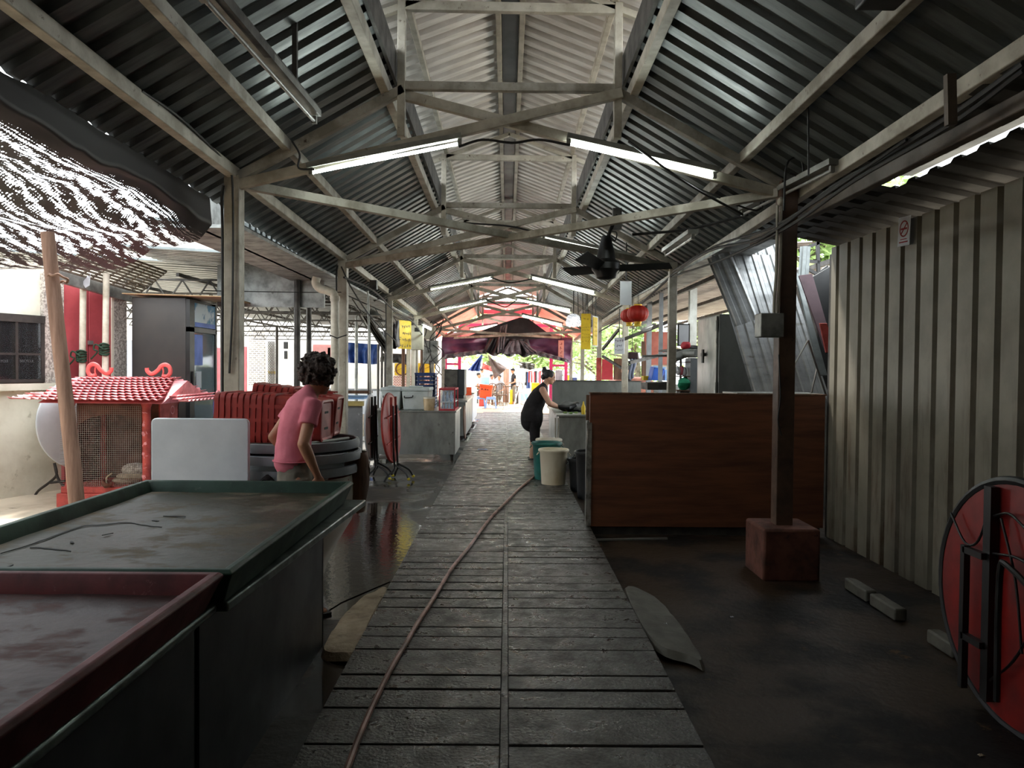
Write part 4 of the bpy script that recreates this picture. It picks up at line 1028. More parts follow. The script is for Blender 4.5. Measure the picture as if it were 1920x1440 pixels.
single('torn_paper', MB().prism([at(154,530,9.0), at(170,510,9.0), at(168,535,9.0), at(160,540,9.0)], (0,.003,0)), M['paper'], 'torn white scrap caught on the slatted awning by the left pole', 'paper')
struct('wall_beyond_upper', MB().bx(at(231,690,12).x, at(252,690,12).x+.3, 12.0, 12.1, ZF, 1.9), pm('lilac_grey_wall', 'b4bcd0', 'a0a8bc', 2, .8, 0, 0))

# shade net with its own UVs
def net():
    NU, NV = 70, 60; vs = []; fs = []; uv = []
    for i in range(NU+1):
        u = i/NU
        for j in range(NV+1):
            v = j/NV
            if u < .12: k = u/.12; x = 2.41-.03*k; z = 2.87-.14*k
            elif u < .30: k = (u-.12)/.18; x = 2.38+.17*k; z = 2.73-.0*k
            else: k = (u-.30)/.70; x = 2.55+4.0*k; z = 2.73-.10*k
            yf = 6.15+(x-2.3)*.52+.25*math.sin(x*2.1); y = .6 + (yf-.6)*v
            z -= .20*max(0, v-.45)*1.6*min(1, u*3)
            z -= .16*max(0, k if u >= .30 else 0)*v; z -= .0217*(y-5.7)*max(0, 1-u*3)
            z += .05*noise.noise(Vector((x*1.4, y*1.1, 0)))*(u > .05) + .035*math.sin(y*3.1+x*2)*min(1, max(0,(u-.05)*4)) + (.07*abs(noise.noise(Vector((x*3, y*2.4, 5)))) if u < .4 else 0)*-1
            vs.append((-x, y, z)); uv.append((u, v))
    W = NV+1
    for i in range(NU):
        for j in range(NV): fs.append((i*W+j, (i+1)*W+j, (i+1)*W+j+1, i*W+j+1))
    me = bpy.data.meshes.new('shade_net'); me.from_pydata(vs, [], fs); l = me.uv_layers.new(name='UVMap')
    for lp in me.loops: l.data[lp.index].uv = uv[lp.vertex_index]
    me.polygons.foreach_set('use_smooth', [True]*len(me.polygons)); me.materials.append(M['net'])
    o = bpy.data.objects.new('shade_net', me); COL.objects.link(o)
    o['label'] = 'sagging black shade net with sky showing through, slung from the left eave'; o['category'] = 'shade net'
net()
# ================================================================ figures
def loft(mb, pts, rad, side=(0,1,0), n=14):
    """closed tube whose rings keep one axis along `side`"""
    pts = [Vector(p) for p in pts]; side = Vector(side).normalized(); m = len(pts); vs = []; fs = []
    for i in range(m):
        T = (pts[min(i+1,m-1)] - pts[max(i-1,0)]).normalized()
        s = (side - T*side.dot(T)).normalized(); f = T.cross(s)
        for k in range(n):
            a = 2*PI*k/n; vs.append(pts[i] + s*rad[i][1]*math.cos(a) + f*rad[i][0]*math.sin(a))
    for i in range(m-1):
        for k in range(n): fs.append((i*n+k, i*n+(k+1)%n, (i+1)*n+(k+1)%n, (i+1)*n+k))
    fs += [tuple(range(n-1,-1,-1)), tuple((m-1)*n+k for k in range(n))]
    mb.add(vs, fs)
    for i in (0, m-1): mb.ell(pts[i], (min(rad[i])*.98,)*3, n)
    return mb
def limb(mb, a, b, r0, r1, bulge=.0, k=5):
    a, b = Vector(a), Vector(b)
    pts = [a.lerp(b, i/k) for i in range(k+1)]
    rs = [r0+(r1-r0)*i/k + bulge*math.sin(PI*min(1,(i/k)*1.5)) * (1 if i/k < .67 else 0) for i in range(k+1)]
    mb.tube(pts, rs, 12); mb.ell(a, (r0,)*3, 12); mb.ell(b, (r1,)*3, 12)
def hand(mb, w, d, palm, s=1.0, curl=.5):
    """w wrist point, d direction of the palm, palm = palm normal"""
    d = Vector(d).normalized(); palm = Vector(palm); palm = (palm - d*palm.dot(d)).normalized(); x = d.cross(palm)
    c = Vector(w) + d*.045*s
    q = Matrix((x, d, palm)).transposed().to_4x4()
    mb.ell(c, (.038*s, .050*s, .015*s), 14, q)
    for i, (o, L) in enumerate(((-.029,.062),(-.010,.074),(.009,.070),(.027,.054))):
        p = Vector(w) + d*.085*s + x*o*s; dd = d.copy(); pts = [p]
        for j in range(3):
            dd = (dd + palm*curl*(.5+.3*j)).normalized(); p = p + dd*L*s/3*(1.15-.15*j); pts.append(p)
        mb.tube(pts, [.0088*s,.0085*s,.0078*s,.0065*s], 8); mb.ell(pts[-1], (.0066*s,)*3, 8)
    p = Vector(w) + d*.025*s - x*.028*s; dd = (d*.8 - x*.75 + palm*.35).normalized(); pts = [p]
    for j in range(3): p = p + dd*.024*s; pts.append(p); dd = (dd + d*.35).normalized()
    mb.tube(pts, [.012*s,.011*s,.0095*s,.008*s], 8); mb.ell(pts[-1], (.008*s,)*3, 8)
def head(t, body, c, skin, hairm, face=(1,0,0), s=1.0, fine=True):
    """skull, jaw, nose, ears into the body mesh; eyes and mouth as parts"""
    f = Vector(face).normalized(); l = Vector((0,0,1)).cross(f).normalized(); u = f.cross(l); c = Vector(c)
    q = Matrix((f, l, u)).transposed().to_4x4()
    P_ = lambda a, b, d: c + f*a*s + l*b*s + u*d*s
    body.ell(P_(-.01,0,.02), (.095*s,.076*s,.100*s), 18, q); body.ell(P_(.022,0,-.045), (.062*s,.055*s,.062*s), 16, q)
    body.ell(P_(.06,0,-.085), (.022*s,.025*s,.018*s), 10, q); body.ell(P_(.093,0,-.022), (.020*s,.012*s,.016*s), 10, q)
    body.tube([P_(.078,0,.02), P_(.098,0,-.02)], [.009*s,.012*s], 8)
    body.tube([P_(.074,-.045,.028), P_(.083,0,.03), P_(.074,.045,.028)], .009*s, 8)
    for k in (-1, 1): body.ell(P_(-.005,k*.078,-.01), (.020*s,.008*s,.032*s), 10, q)
    body.tube([P_(.078,-.022,-.052), P_(.086,0,-.051), P_(.078,.022,-.052)], .0065*s, 8)
    if fine:
        for k in (-1, 1):
            part(t, 'eye', MB().ell(P_(.073,k*.031,.006), (.007*s,.013*s,.007*s), 10, q), M['paper'])
            part(t, 'eyebrow', MB().tube([P_(.078,k*.018,.032), P_(.080,k*.032,.036), P_(.072,k*.047,.030)], .004*s, 6), hairm)
        part(t, 'lips', MB().tube([P_(.083,-.020,-.053), P_(.0925,0,-.052), P_(.083,.020,-.053)], .0045*s, 6), M['redpaint'])
    return P_, q

# ---------------------------------------------------------------- woman in the pink shirt
t = thing('person', 'person in a pink T-shirt and grey trousers walking behind the green tray', 'person')
bd = MB()
sp = [(0,0,.90),(0,0,1.03),(.025,0,1.17),(.065,0,1.28),(.09,0,1.36)]
loft(bd, sp, [(.085,.12),(.08,.11),(.085,.11),(.07,.10),(.05,.06)])
bd.tube([(.09,0,1.33),(.115,0,1.39),(.14,0,1.44)], [.05,.045,.047], 12)
P_, hq = head(t, bd, (.165,.0,1.475), M['skin'], M['hair'], (1,.50,-.22), .95)
# arms
RS, RE, RW = V(.065,-.125,1.31), V(-.02,-.185,1.085), V(.075,-.175,.885)
limb(bd, RS, RE, .042, .034); limb(bd, RE, RW, .036, .023, .004); hand(bd, RW, (.25,.02,-.97), (.3,.9,0), .98, .35)
LS, LE, LW_ = V(.065,.125,1.31), V(-.06,.19,1.10), V(.08,.15,.93)
limb(bd, LS, LE, .042, .034); limb(bd, LE, LW_, .036, .024, .004); hand(bd, LW_, (.8,-.1,-.5), (0,-1,0), .98, .4)
# legs
for s, kx, ax in ((-1,.07,.02),(1,-.02,-.14)):
    limb(bd, (0,s*.065,.84), (kx,s*.07,.48), .072, .050); limb(bd, (kx,s*.07,.48), (ax,s*.075,.06), .046, .032, .010)
    bd.tube([(ax-.04,s*.085,.02),(ax+.05,s*.09,.025),(ax+.15,s*.095,.015)], [.028,.033,.022], 10)
part(t, 'body', bd, M['skin'], mods=remesh(.0065, 4))
sh = MB()
loft(sh, [(-.005,0,.965),(-.005,0,1.0),(-.01,0,1.04),(.0,0,1.13),(.025,0,1.22),(.055,0,1.30),(.082,0,1.355),(.095,0,1.385)],
     [(.118,.135),(.114,.132),(.105,.122),(.103,.122),(.105,.128),(.096,.132),(.068,.095),(.052,.062)], n=22)
for s, S_, E_ in ((-1,RS,RE),(1,LS,LE)):
    a = S_ + V(0,-s*.04,.0); b = S_.lerp(E_, .52); sh.tube([a, S_, S_.lerp(E_,.25), b], [.055,.058,.056,.058], 14)
part(t, 'shirt', sh, M['pinkshirt'], mods=remesh(.008, 4, (.018, .12)))
part(t, 'hem', MB().tube([V(-.005+.120*math.cos(a), .137*math.sin(a), .967) for a in [2*PI*i/28 for i in range(28)]], .0045, 6, closed=True), M['pinkshirt'])
tr = MB(); loft(tr, [(0,0,.82),(0,0,.90),(0,0,1.0)], [(.104,.125),(.106,.126),(.098,.118)])
for s, kx, ax in ((-1,.07,.02),(1,-.02,-.14)):
    tr.tube([(0,s*.062,.86),(kx*.6,s*.068,.64),(kx,s*.072,.48),(ax+.01,s*.075,.27),(ax,s*.077,.10)], [.082,.070,.060,.054,.052], 14)
part(t, 'trousers', tr, M['trouser'], mods=remesh(.009, 3, (.026, .08)))
for s, ax in ((-1,.02),(1,-.14)): part(t, 'sandal', MB().bx(ax-.08, ax+.17, s*.09-.045, s*.09+.045, .0, .018).tube([(ax+.06,s*.09-.045,.02),(ax+.08,s*.09,.065),(ax+.06,s*.09+.045,.02)], .01, 6), M['blackp'], bevel=.004)
hr = MB(); random.seed(5)
hr.ell(P_(-.035,0,.045), (.106,.106,.104), 18, hq)
for i in range(420):
    a = random.uniform(0, 2*PI); e = random.uniform(-.85, 1.35)
    d = V(math.cos(a)*math.cos(e), math.sin(a)*math.cos(e), math.sin(e))
    if d.x > .50 and d.z < .55: continue
    r = random.uniform(.100,.128); hr.ell(P_(-.035+d.x*r, d.y*r*1.02, .04+d.z*r), (random.uniform(.008,.015),)*3, 8)
part(t, 'hair', hr, M['hair'], 'short curly dark brown hair', mods=remesh(.005, 1, (.008, .012)))
t.location = (-1.315, 4.56, ZF); t.rotation_euler = (0, 0, R(38))

# ---------------------------------------------------------------- woman in black at the counter
t = thing('person', 'person in a black sleeveless top with tied-up hair working at the right-hand counter', 'person')
bd = MB()
sp = [(0,0,.74),(.02,0,.88),(.085,0,1.02),(.145,0,1.13),(.175,0,1.20)]
loft(bd, sp, [(.14,.17),(.12,.15),(.12,.15),(.10,.15),(.06,.08)])
bd.tube([(.17,0,1.17),(.20,0,1.25),(.225,0,1.30)], [.06,.052,.054], 12)
P_, hq = head(t, bd, (.265,0,1.345), M['skin'], M['hairb'], (1,-.08,-.32), 1.0)
for s in (-1, 1):
    S_, E_, W_ = V(.14,s*.165,1.145), V(.255,s*.215,.925), V(.455,s*.10,.845)
    limb(bd, S_, E_, .058, .045); limb(bd, E_, W_, .046, .028, .005); hand(bd, W_, (.85,-s*.3,-.25), (0,0,-1), 1.0, .45)
    limb(bd, (0,s*.09,.72), (.03,s*.095,.42), .10, .062); limb(bd, (.03,s*.095,.42), (-.02,s*.10,.06), .058, .038, .014)
    bd.tube([(-.06,s*.10,.02),(.04,s*.105,.025),(.14,s*.11,.015)], [.03,.035,.024], 10)
part(t, 'body', bd, M['skin_light'], mods=remesh(.008, 4))
tp = MB()
loft(tp, [(-.03,0,.62),(-.025,0,.74),(.0,0,.86),(.055,0,.98),(.11,0,1.08),(.150,0,1.16),(.175,0,1.215)], [(.185,.20),(.185,.20),(.160,.185),(.155,.18),(.140,.175),(.10,.150),(.066,.085)], n=20)
part(t, 'top', tp, M['blackcloth'], mods=remesh(.012, 5, (.014, .10)))
so_ = MB(); loft(so_, [(-.02,0,.58),(-.01,0,.72)], [(.15,.18),(.14,.18)])
for s in (-1, 1): so_.tube([(-.005,s*.095,.70),(.02,s*.10,.50),(.025,s*.10,.34),(.02,s*.10,.28)], [.115,.092,.080,.078], 14)
part(t, 'shorts', so_, M['blackcloth'], mods=remesh(.012, 4, (.010, .08)))
hr = MB().ell(P_(-.03,0,.04), (.100,.092,.092), 18, hq).ell(P_(-.12,0,.075), (.045,.045,.05), 12).ell(P_(-.135,0,.12), (.035,.03,.03), 10).ell(P_(-.10,0,-.02), (.05,.07,.05), 12)
part(t, 'hair', hr, M['hairb'], 'black hair tied in a bun', mods=remesh(.010, 3, (.008, .03)))
for s in (-1, 1): part(t, 'sandal', MB().bx(-.09, .15, s*.105-.05, s*.105+.05, .0, .016), M['blackp'], bevel=.004)
t.location = (.44, 12.2, 0.0)

# ---------------------------------------------------------------- simple far-off figures
def figure(label, loc, rz, top, bottom, skin='skin', hairm='hairb', h=1.65, sit=False, longsleeve=False, cap=None):
    t = thing('person', label, 'person'); k = h/1.65; b = MB(); c = MB(); p = MB()
    z0 = -.38 if sit else 0
    S = lambda x, y, z: V(x*k, y*k, (z+z0)*k)
    loft(b, [S(0,0,.86),S(0,0,1.1),S(.01,0,1.38)], [(.10*k,.14*k),(.10*k,.13*k),(.06*k,.08*k)]); b.tube([S(.01,0,1.36),S(.03,0,1.48)], .05*k, 10)
    Q, hq = head(t, b, S(.04,0,1.56), M[skin], M[hairm], (1,0,-.15), k*1.0, fine=False)
    for s in (-1, 1):
        a, e, w = S(0,s*.17,1.34), S(.0,s*.22,1.06), S(.20,s*.17,.98)
        limb(b, a, e, .045*k, .036*k); limb(b, e, w, .036*k, .026*k); hand(b, w, (1,-.2*s,0), (0,0,-1), k)
        hp, kn, an = S(0,s*.09,.86), (S(.40,s*.13,.86) if sit else S(.03,s*.09,.46)), (S(.40,s*.13,.44) if sit else S(-.02,s*.10,.07))
        limb(b, hp, kn, .085*k, .055*k); limb(b, kn, an, .052*k, .036*k, .01); b.tube([an+V(-.03,0,-.04)*k, an+V(.14,0,-.05)*k], [.035*k,.025*k], 8)
        c.tube([a+V(0,-s*.03,0), a, a.lerp(e, .95 if longsleeve else .5)], [.06*k,.062*k,.055*k], 10)
        if longsleeve: c.tube([e, w], [.05*k,.04*k], 10)
        p.tube([hp, hp.lerp(kn,.5), kn, kn.lerp(an,.85)], [.10*k,.085*k,.072*k,.06*k], 10)
    loft(c, [S(0,0,.80),S(0,0,1.0),S(0,0,1.25),S(.01,0,1.42)], [(.13*k,.165*k),(.125*k,.155*k),(.12*k,.165*k),(.065*k,.085*k)])
    loft(p, [S(0,0,.78),S(0,0,.92)], [(.12*k,.155*k),(.115*k,.15*k)])
    part(t, 'body', b, M[skin], mods=remesh(.016, 3)); part(t, 'shirt', c, M[top], mods=remesh(.02, 3)); part(t, 'trousers', p, M[bottom], mods=remesh(.02, 3))
    part(t, 'hair', MB().ell(Q(-.025,0,.045), (.095*k,.086*k,.090*k), 14, hq), M[hairm])
    if cap: part(t, 'cap', MB().ell(Q(0,0,.08), (.10*k,.09*k,.06*k), 14, hq).ell(Q(.10,0,.06), (.07*k,.07*k,.012*k), 12, hq), M[cap])
    t.location = loc; t.rotation_euler = (0, 0, rz)
    return t

# ================================================================ stacked round tables and red stools
DX = -1.49; DY = 5.13
for z, l, dx, dy in ((.765,'lowest of three grey round tabletops stacked flat behind the person in pink',0,.0), (.86,'middle of three grey round tabletops stacked flat behind the person in pink',.02,-.02), (.935,'topmost of three grey round tabletops stacked flat, dark underside up',.0,.01)):
    t = thing('round_table', l, 'table', (DX+dx, DY+dy, z))
    r = .44
    part(t, 'tabletop', MB().lathe([(r-.02,0),(r,.006),(r,.012),(r-.02,.016)], (DX+dx,DY+dy,z), 56), M['greyp'])
    part(t, 'rim', MB().lathe([(r-.004,0),(r+.012,.004),(r+.016,.03),(r+.010,.060),(r-.006,.064),(r-.012,.058),(r-.012,.004)], (DX+dx,DY+dy,z), 56), M['greyp'])
    if z > .9:
        for a in (-.22, .22): part(t, 'leg_rail', MB().bx(DX-.37, DX+.37, DY+a-.015, DY+a+.015, z+.02, z+.05), M['darksteel'])
        part(t, 'leg_brace', MB().tube([(DX+.13,DY-.38,z+.055),(DX+.36,DY+.12,z+.055)], .011, 6).tube([(DX-.3,DY-.25,z+.055),(DX+.1,DY+.1,z+.055)], .011, 6), M['steel'])
bm = MB()
def drape(u, v):
    a = 2*PI*u; r = (.20+.22*min(1,v*1.6)**1.5+.02*noise.noise(V(math.cos(a)*3, math.sin(a)*3, v*3))); return (DX+r*math.cos(a), DY+r*math.sin(a), ZF+.01+.79*v)
single('wrapped_bundle', MB().sheet(drape, 60, 12).lathe([(.001,.77+ZF),(.41,.77+ZF)], (DX,DY,0), 40), M['polythene'], 'bundle wrapped in milky plastic sheeting under the stacked round tables', 'bundle')
single('hanging_cloth', MB().sheet(lambda u, v: (-1.055+(.065+.02*math.sin(v*4))*math.cos(2*PI*u)+.01*noise.noise(V(u*6,v*5,0)), 5.18+(.075)*math.sin(2*PI*u), .90-.42*v), 24, 14, .004), M['woodd'], 'brown cloth bundle hanging at the right edge of the stacked round tables', 'cloth')
single('plaid_bag', MB().bx(-1.22,-1.08,5.0,5.1,.55,.76), M['redp'], 'small red plaid bag tucked under the edge of the stacked tables', 'bag', bevel=.03)
single('dark_cloth', MB().sheet(lambda u, v: (-1.62+.22*u, 4.62+.05*v, .80-.5*abs(u-.5)**1.5+.04*noise.noise(V(u*5,v*4,2))), 16, 6, .02), M['blackcloth'], 'dark cloth bundled behind the white upright table', 'cloth')

def stool():
    """built with its seat towards +X, legs opening towards -X"""
    t = thing('plastic_stool', '-', 'stool')
    def sq(x, r, rnd=.05, n=6):
        pts = []
        for cx_, cy_, a0 in ((1,1,0),(-1,1,90),(-1,-1,180),(1,-1,270)):
            for i in range(n):
                a = R(a0+90*i/(n-1)); pts.append(V(x, cx_*(r-rnd)+rnd*math.cos(a), cy_*(r-rnd)+rnd*math.sin(a)))
        return pts
    L = [sq(-.015,.150,.04), sq(0,.165,.045), sq(-.004,.182,.05), sq(-.03,.190), sq(-.33,.208), sq(-.40,.212), sq(-.402,.226), sq(-.44,.228), sq(-.44,.216), sq(-.04,.180)]
    n = len(L[0]); mb = MB().add([p for l in L for p in l], [(i*n+k, i*n+(k+1)%n, (i+1)*n+(k+1)%n, (i+1)*n+k) for i in range(len(L)-1) for k in range(n)])
    mb.add(sq(-.015,.150,.04), [tuple(range(n))])
    for s in (-1, 1):
        for o in (-.12, 0, .12):
            mb.bx(-.44, -.06, o-.012, o+.012, s*.212-.006, s*.212+.006); mb.bx(-.44, -.06, s*.212-.006, s*.212+.006, o-.012, o+.012)
    part(t, 'shell', mb, M['redp'])
    return t
st0 = stool()
sl_ = part(st0, 'hand_slot', MB().bx(-.016,-.012,-.05,.05,.06,.08), M['blackink'], 'dark hand slot'); part(st0, 'hand_slot', MB().bx(-.016,-.012,-.05,.05,-.08,-.06), M['blackink'], 'dark hand slot')
def stack(st0, n, end, tilt, yaw, lab, first=False):
    d = V(math.cos(yaw)*math.cos(tilt), math.sin(yaw)*math.cos(tilt), -math.sin(tilt))
    names = ['seat end', '2nd', '3rd', '4th', '5th', '6th', '7th', '8th', '9th', '10th', '11th', '12th', '13th']
    for i in range(n):
        o = st0 if (first and i == 0) else dup(st0, (0,0,0))
        o.location = Vector(end) - d*.0425*i + V(0, .004*math.sin(i*2.3), .003*math.cos(i*3.1)); o.rotation_euler = (R(0), tilt, yaw); o.scale = (.78,)*3
        o['group'] = 'red stools nested in the ' + lab
        if i == 0: l = f'red stool at the right end of the {lab}, seat visible'
        elif i == n-1: l = f'red stool at the left-hand end of the {lab}'
        else: l = f'red stool nested {names[i]} from the right in the {lab}'
        o['label'] = l
stack(st0, 10, (-1.235, 5.08, 1.125), R(1.5), R(-3), 'front stack lying on round tables', True)
stack(st0, 7, (-1.235, 5.43, 1.135), R(6), R(3), 'rear stack lying on round tables')
single('blue_crate', MB().bx(-2.95,-2.72,7.4,7.7,.7,1.14).bx(-2.93,-2.74,7.42,7.68,ZF,.7), M['blue'], 'blue crate end showing behind the left of the red stools', 'crate', bevel=.01)
r = dup(st0, (-1.90, 8.6, .72), 0, 'lone red stool standing behind the stacked round tables', 'red plastic stools'); r.rotation_euler = (0, R(-90), 0); r.location = (-1.93, 8.7, .40)
del r['group']

# downpipe
pp = [(594,520),(592,531),(600,541),(617,546),(627,556),(628,600),(628,745)]
q = [at(a, b, 9.2) for a, b in pp]; q.append(V(q[-1].x, q[-1].y, ZF))
t = thing('downpipe', 'cream plastic downpipe with an offset elbow strapped beside the second left post', 'pipe', (q[-1].x, 9.2, ZF))
part(t, 'pipe', MB().tube(cr(q, 5), .052, 14), M['pvc'])
for y in (560, 622, 700): c = at(628, y, 9.2); part(t, 'collar', MB().lathe([(.056,-.03),(.06,-.03),(.06,.03),(.056,.03)], c, 16), M['pvc'])
part(t, 'strap', MB().tube([at(618,628,9.12), at(632,634,9.1), at(650,628,9.2)], .008, 6), M['cable'])

# posts of the left shed
for px, Y, w, z1, m, l in ((557,10.0,.085,2.75,'darksteel','thick dark post of the left shed, left of the downpipe'), (579,11.0,.075,2.7,'darksteel','second dark post of the left shed, nearly behind the person in pink'),
    (416,13.0,.06,2.6,'darksteel','dark post of the left shed just left of the nearest cream post'), (519,18.5,.07,2.5,'frame','thin dark post before the brick panel far left'),
    (668,16.0,.07,2.6,'meterbox','grey leaning post below the blue awning'), (692,16.2,.07,2.7,'frame','dark post under the right end of the blue awning'),
    (709,19.5,.06,2.1,'darksteel','leftmost of three thin posts left of the rusty post'), (716,19.5,.06,2.1,'darksteel','middle of three thin posts left of the rusty post'), (722,19.5,.05,2.1,'darksteel','rightmost of three thin posts left of the rusty post'),
    (756,22.0,.10,2.6,'woodd','brown post left of the white meter-box post'), (792,21.0,.12,2.2,'woodd','brown post right of the white meter-box post')):
    b = at(px, 700, Y); single('shed_post', MB().cyl((b.x, Y, ZF), (b.x, Y, z1), w/2, 10), M[m], l, 'post')
b = at(699,700,11.2); single('thin_pole', MB().cyl((b.x+.0, 11.2, .2), (b.x-.08, 11.2, 2.65), .015, 8), M['steel'], 'thin bright pole rising behind the white folded round table', 'pole')
b = at(770,700,16.6); t = thing('white_post', 'double white post carrying the beige meter box', 'post', (b.x, 16.6, ZF))
part(t, 'shaft', MB().bx(b.x-.09, b.x-.01, 16.55, 16.63, ZF, 2.0), M['offwhite']); part(t, 'shaft', MB().cyl((b.x+.06, 16.6, ZF), (b.x+.06, 16.6, 2.0), .05, 12), M['offwhite'])
a, c = at(770,610,16.5), at(791,656,16.5)
t = thing('meter_box', 'beige electric meter box with a dark window beside the yellow sign', 'meter box', (a.x+.12, 16.6, c.z))
part(t, 'box', MB().bx(a.x, c.x+.02, 16.5, 16.72, c.z, a.z), M['beige'], bevel=.01); part(t, 'meter_window', MB().bx(a.x+.09, a.x+.19, 16.49, 16.5, a.z-.14, a.z-.05), M['blackp'])
a, c = at(793,638,20.2), at(820,682,20.2)
single('meter_box', MB().bx(a.x, c.x, 20.2, 20.6, c.z, a.z), M['meterbox'], 'large grey electric cabinet on the far left post', 'meter box', bevel=.015)
a, c = at(795,612,20.3), at(815,637,20.3)
single('meter_box', MB().bx(a.x, c.x, 20.3, 20.6, c.z+.005, a.z), M['beige'], 'pale small box on top of the large grey electric cabinet', 'meter box', bevel=.015)
# yellow sign
def signboard(label, p0, p1, zt, zb, m, ink, rows, name='signboard', cat='sign', th=.012):
    p0, p1 = Vector(p0), Vector(p1); d = (p1-p0); d.z = 0; L = d.length; d.normalize(); n = V(d.y, -d.x, 0)
    t = thing(name, label, cat, (p0.x/2+p1.x/2, p0.y/2+p1.y/2, zb))
    part(t, 'board', MB().prism([V(p0.x,p0.y,zb), V(p1.x,p1.y,zb), V(p1.x,p1.y,zt), V(p0.x,p0.y,zt)], -n*th), m)
    g = MB(); H = zt-zb
    for (v, h, k, u0, u1) in rows:      # rows of brush-stroke characters
        w = (u1-u0)*L/k
        for i in range(k):
            c0 = V(p0.x,p0.y,zb) + d*(u0*L + (i+.5)*w) + V(0,0,v*H) + n*.003; s = min(w*.8, h*H)
            for j in range(4):
                a = random.uniform(-.35,.35)*s; b = random.uniform(-.4,.4)*s; vert_ = random.random() < .5
                cc_ = c0 + d*a + V(0,0,b); hx = d*(s*.06 if vert_ else s*.36); hz = V(0,0, s*.4 if vert_ else s*.06)
                g.prism([cc_-hx-hz, cc_+hx-hz, cc_+hx+hz, cc_-hx+hz], n*.002)
    if rows: part(t, 'lettering', g, ink)
    return t
random.seed(21)
a, c = at(747,600,16.0), at(771,613,16.4)
signboard('yellow stall sign with rows of blue characters hanging at the left of the aisle', (a.x,16.0,0), (c.x,16.4,0), 2.52, 1.90, M['yellow'], M['ink'], [(.80,.16,5,.25,.97),(.55,.12,5,.3,.97),(.32,.13,5,.3,.97),(.10,.10,5,.05,.97),(.35,.5,1,.02,.22)])

# ================================================================ counters at mid left
t = thing('stall_counter', 'stainless counter with a big blank front left of the aisle', 'counter', (-1.54, 13.0, ZF))
part(t, 'front_panel', MB().bx(-2.25, -.87, 12.40, 12.42, .03, .74), M['steel'], 'blotchy stainless front'); part(t, 'top', MB().bx(-2.28, -.85, 12.37, 13.7, .74, .77), M['steel'], bevel=.006)
part(t, 'side_panel', MB().bx(-.89, -.87, 12.42, 13.65, .03, .74), M['steel_dull']); part(t, 'side_panel', MB().bx(-2.25, -2.23, 12.42, 13.65, .03, .74), M['steel_dull'])
for x in (-2.2, -.93): part(t, 'leg', MB().bx(x-.025, x+.025, 12.5, 12.55, ZF, .05), M['darksteel'])
def icebox(x0, x1, y0, y1, z0, z1, label):
    t = thing('ice_box', label, 'box', ((x0+x1)/2, (y0+y1)/2, z0))
    part(t, 'body', MB().prism([(x0+.03,y0+.02,z0),(x1-.03,y0+.02,z0),(x1,y0,z1-.06),(x0,y0,z1-.06)], (0,y1-y0,0)), M['foam'], bevel=.02)
    l = part(t, 'lid', MB().bx(x0-.01, x1+.01, y0-.01, y1+.01, z1-.06, z1), M['foam'], bevel=.018)
    part(l, 'lid_handle', MB().bx(x0+.10, x1-.12, y0+.15, y0+.22, z1, z1+.03), M['foam'], bevel=.01)
    part(t, 'handle', MB().tube(cr([(x0+.05,y0-.01,z1-.14),(x0+.06,y0-.03,z1-.17),(x0+.18,y0-.03,z1-.16),(x0+.19,y0-.01,z1-.13)], 4), .009, 6), M['blackp'], 'dark carrying handle')
icebox(-2.15, -1.81, 12.5, 13.2, .77, 1.15, 'white ice box at the left end of the stainless counter')
icebox(-1.79, -1.33, 12.5, 13.2, .77, 1.15, 'larger white ice box beside the bucket on the stainless counter')
t = thing('bucket', 'small beige bucket with a lid and printed pattern on the stainless counter', 'bucket', (-1.32, 12.48, .77))
part(t, 'body', MB().lathe([(.085,0),(.10,.18),(.10,.2)], (-1.32,12.48,.77), 24), pm('beige_bucket', 'c9b089', 'a98d62', 9, .5, 0, 0)); part(t, 'lid', MB().lathe([(.105,.2),(.105,.225),(.09,.23),(.0001,.23)], (-1.32,12.48,.77), 24), M['offwhite'])
part(t, 'handle', MB().tube(cr([(-1.22,12.44,.96),(-1.2,12.4,.88),(-1.22,12.38,.84)], 4), .005, 6), M['steel'])
t = thing('display_case', 'red-framed clear case of drink bottles at the right end of the stainless counter', 'case', (-1.02, 12.85, .77))
x0, x1, y0, y1, z0, z1 = -1.14, -.885, 12.42, 13.2, .77, 1.145
f = MB()
for a, b in (((x0,y0),(x1,y0)),((x0,y1),(x1,y1)),((x0,y0),(x0,y1)),((x1,y0),(x1,y1))):
    for z in (z0+.015, z1-.012): f.beam((a[0],a[1],z), (b[0],b[1],z), .02, .03, ext=.01)
for a in ((x0,y0),(x1,y0),(x0,y1),(x1,y1)): f.beam((*a,z0), (*a,z1), .022, .022)
part(t, 'frame', f, M['crimson']); part(t, 'pane', MB().bx(x0,x1,y0-.002,y0+.002,z0,z1).bx(x0-.002,x0+.002,y0,y1,z0,z1).bx(x0,x1,y0,y1,z1-.004,z1), M['clear']); part(t, 'shelf', MB().bx(x0,x1,y0,y1,z0+.14,z0+.15), M['white'])
def bottle(x, y, z, h, m, label, group):
    t = thing('bottle', label, 'bottle', (x,y,z), group); r = h*.16
    part(t, 'body', MB().lathe([(r,0),(r,h*.55),(r*.45,h*.78),(r*.4,h*.92)], (x,y,z), 12), m); part(t, 'cap', MB().lathe([(r*.45,h*.92),(r*.45,h)], (x,y,z), 10), M['blue'])
    return t
b0 = bottle(-1.09, 12.5, z0+.031, .10, M['lblue'], 'leftmost small pale bottle on the bottom of the red-framed case', 'bottles in the red-framed case')
for i in range(1, 4): dup(b0, (-1.09+.052*i, 12.5, z0+.031), label=['','second','third','rightmost'][i] + ' small pale bottle on the bottom of the red-framed case')
for i in range(3):
    o = dup(b0, (-1.08+.065*i, 12.5, z0+.151), label=['left', 'middle', 'right'][i] + ' larger bottle on the upper shelf of the red-framed case'); o.scale = (1.5, 1.5, 1.75)
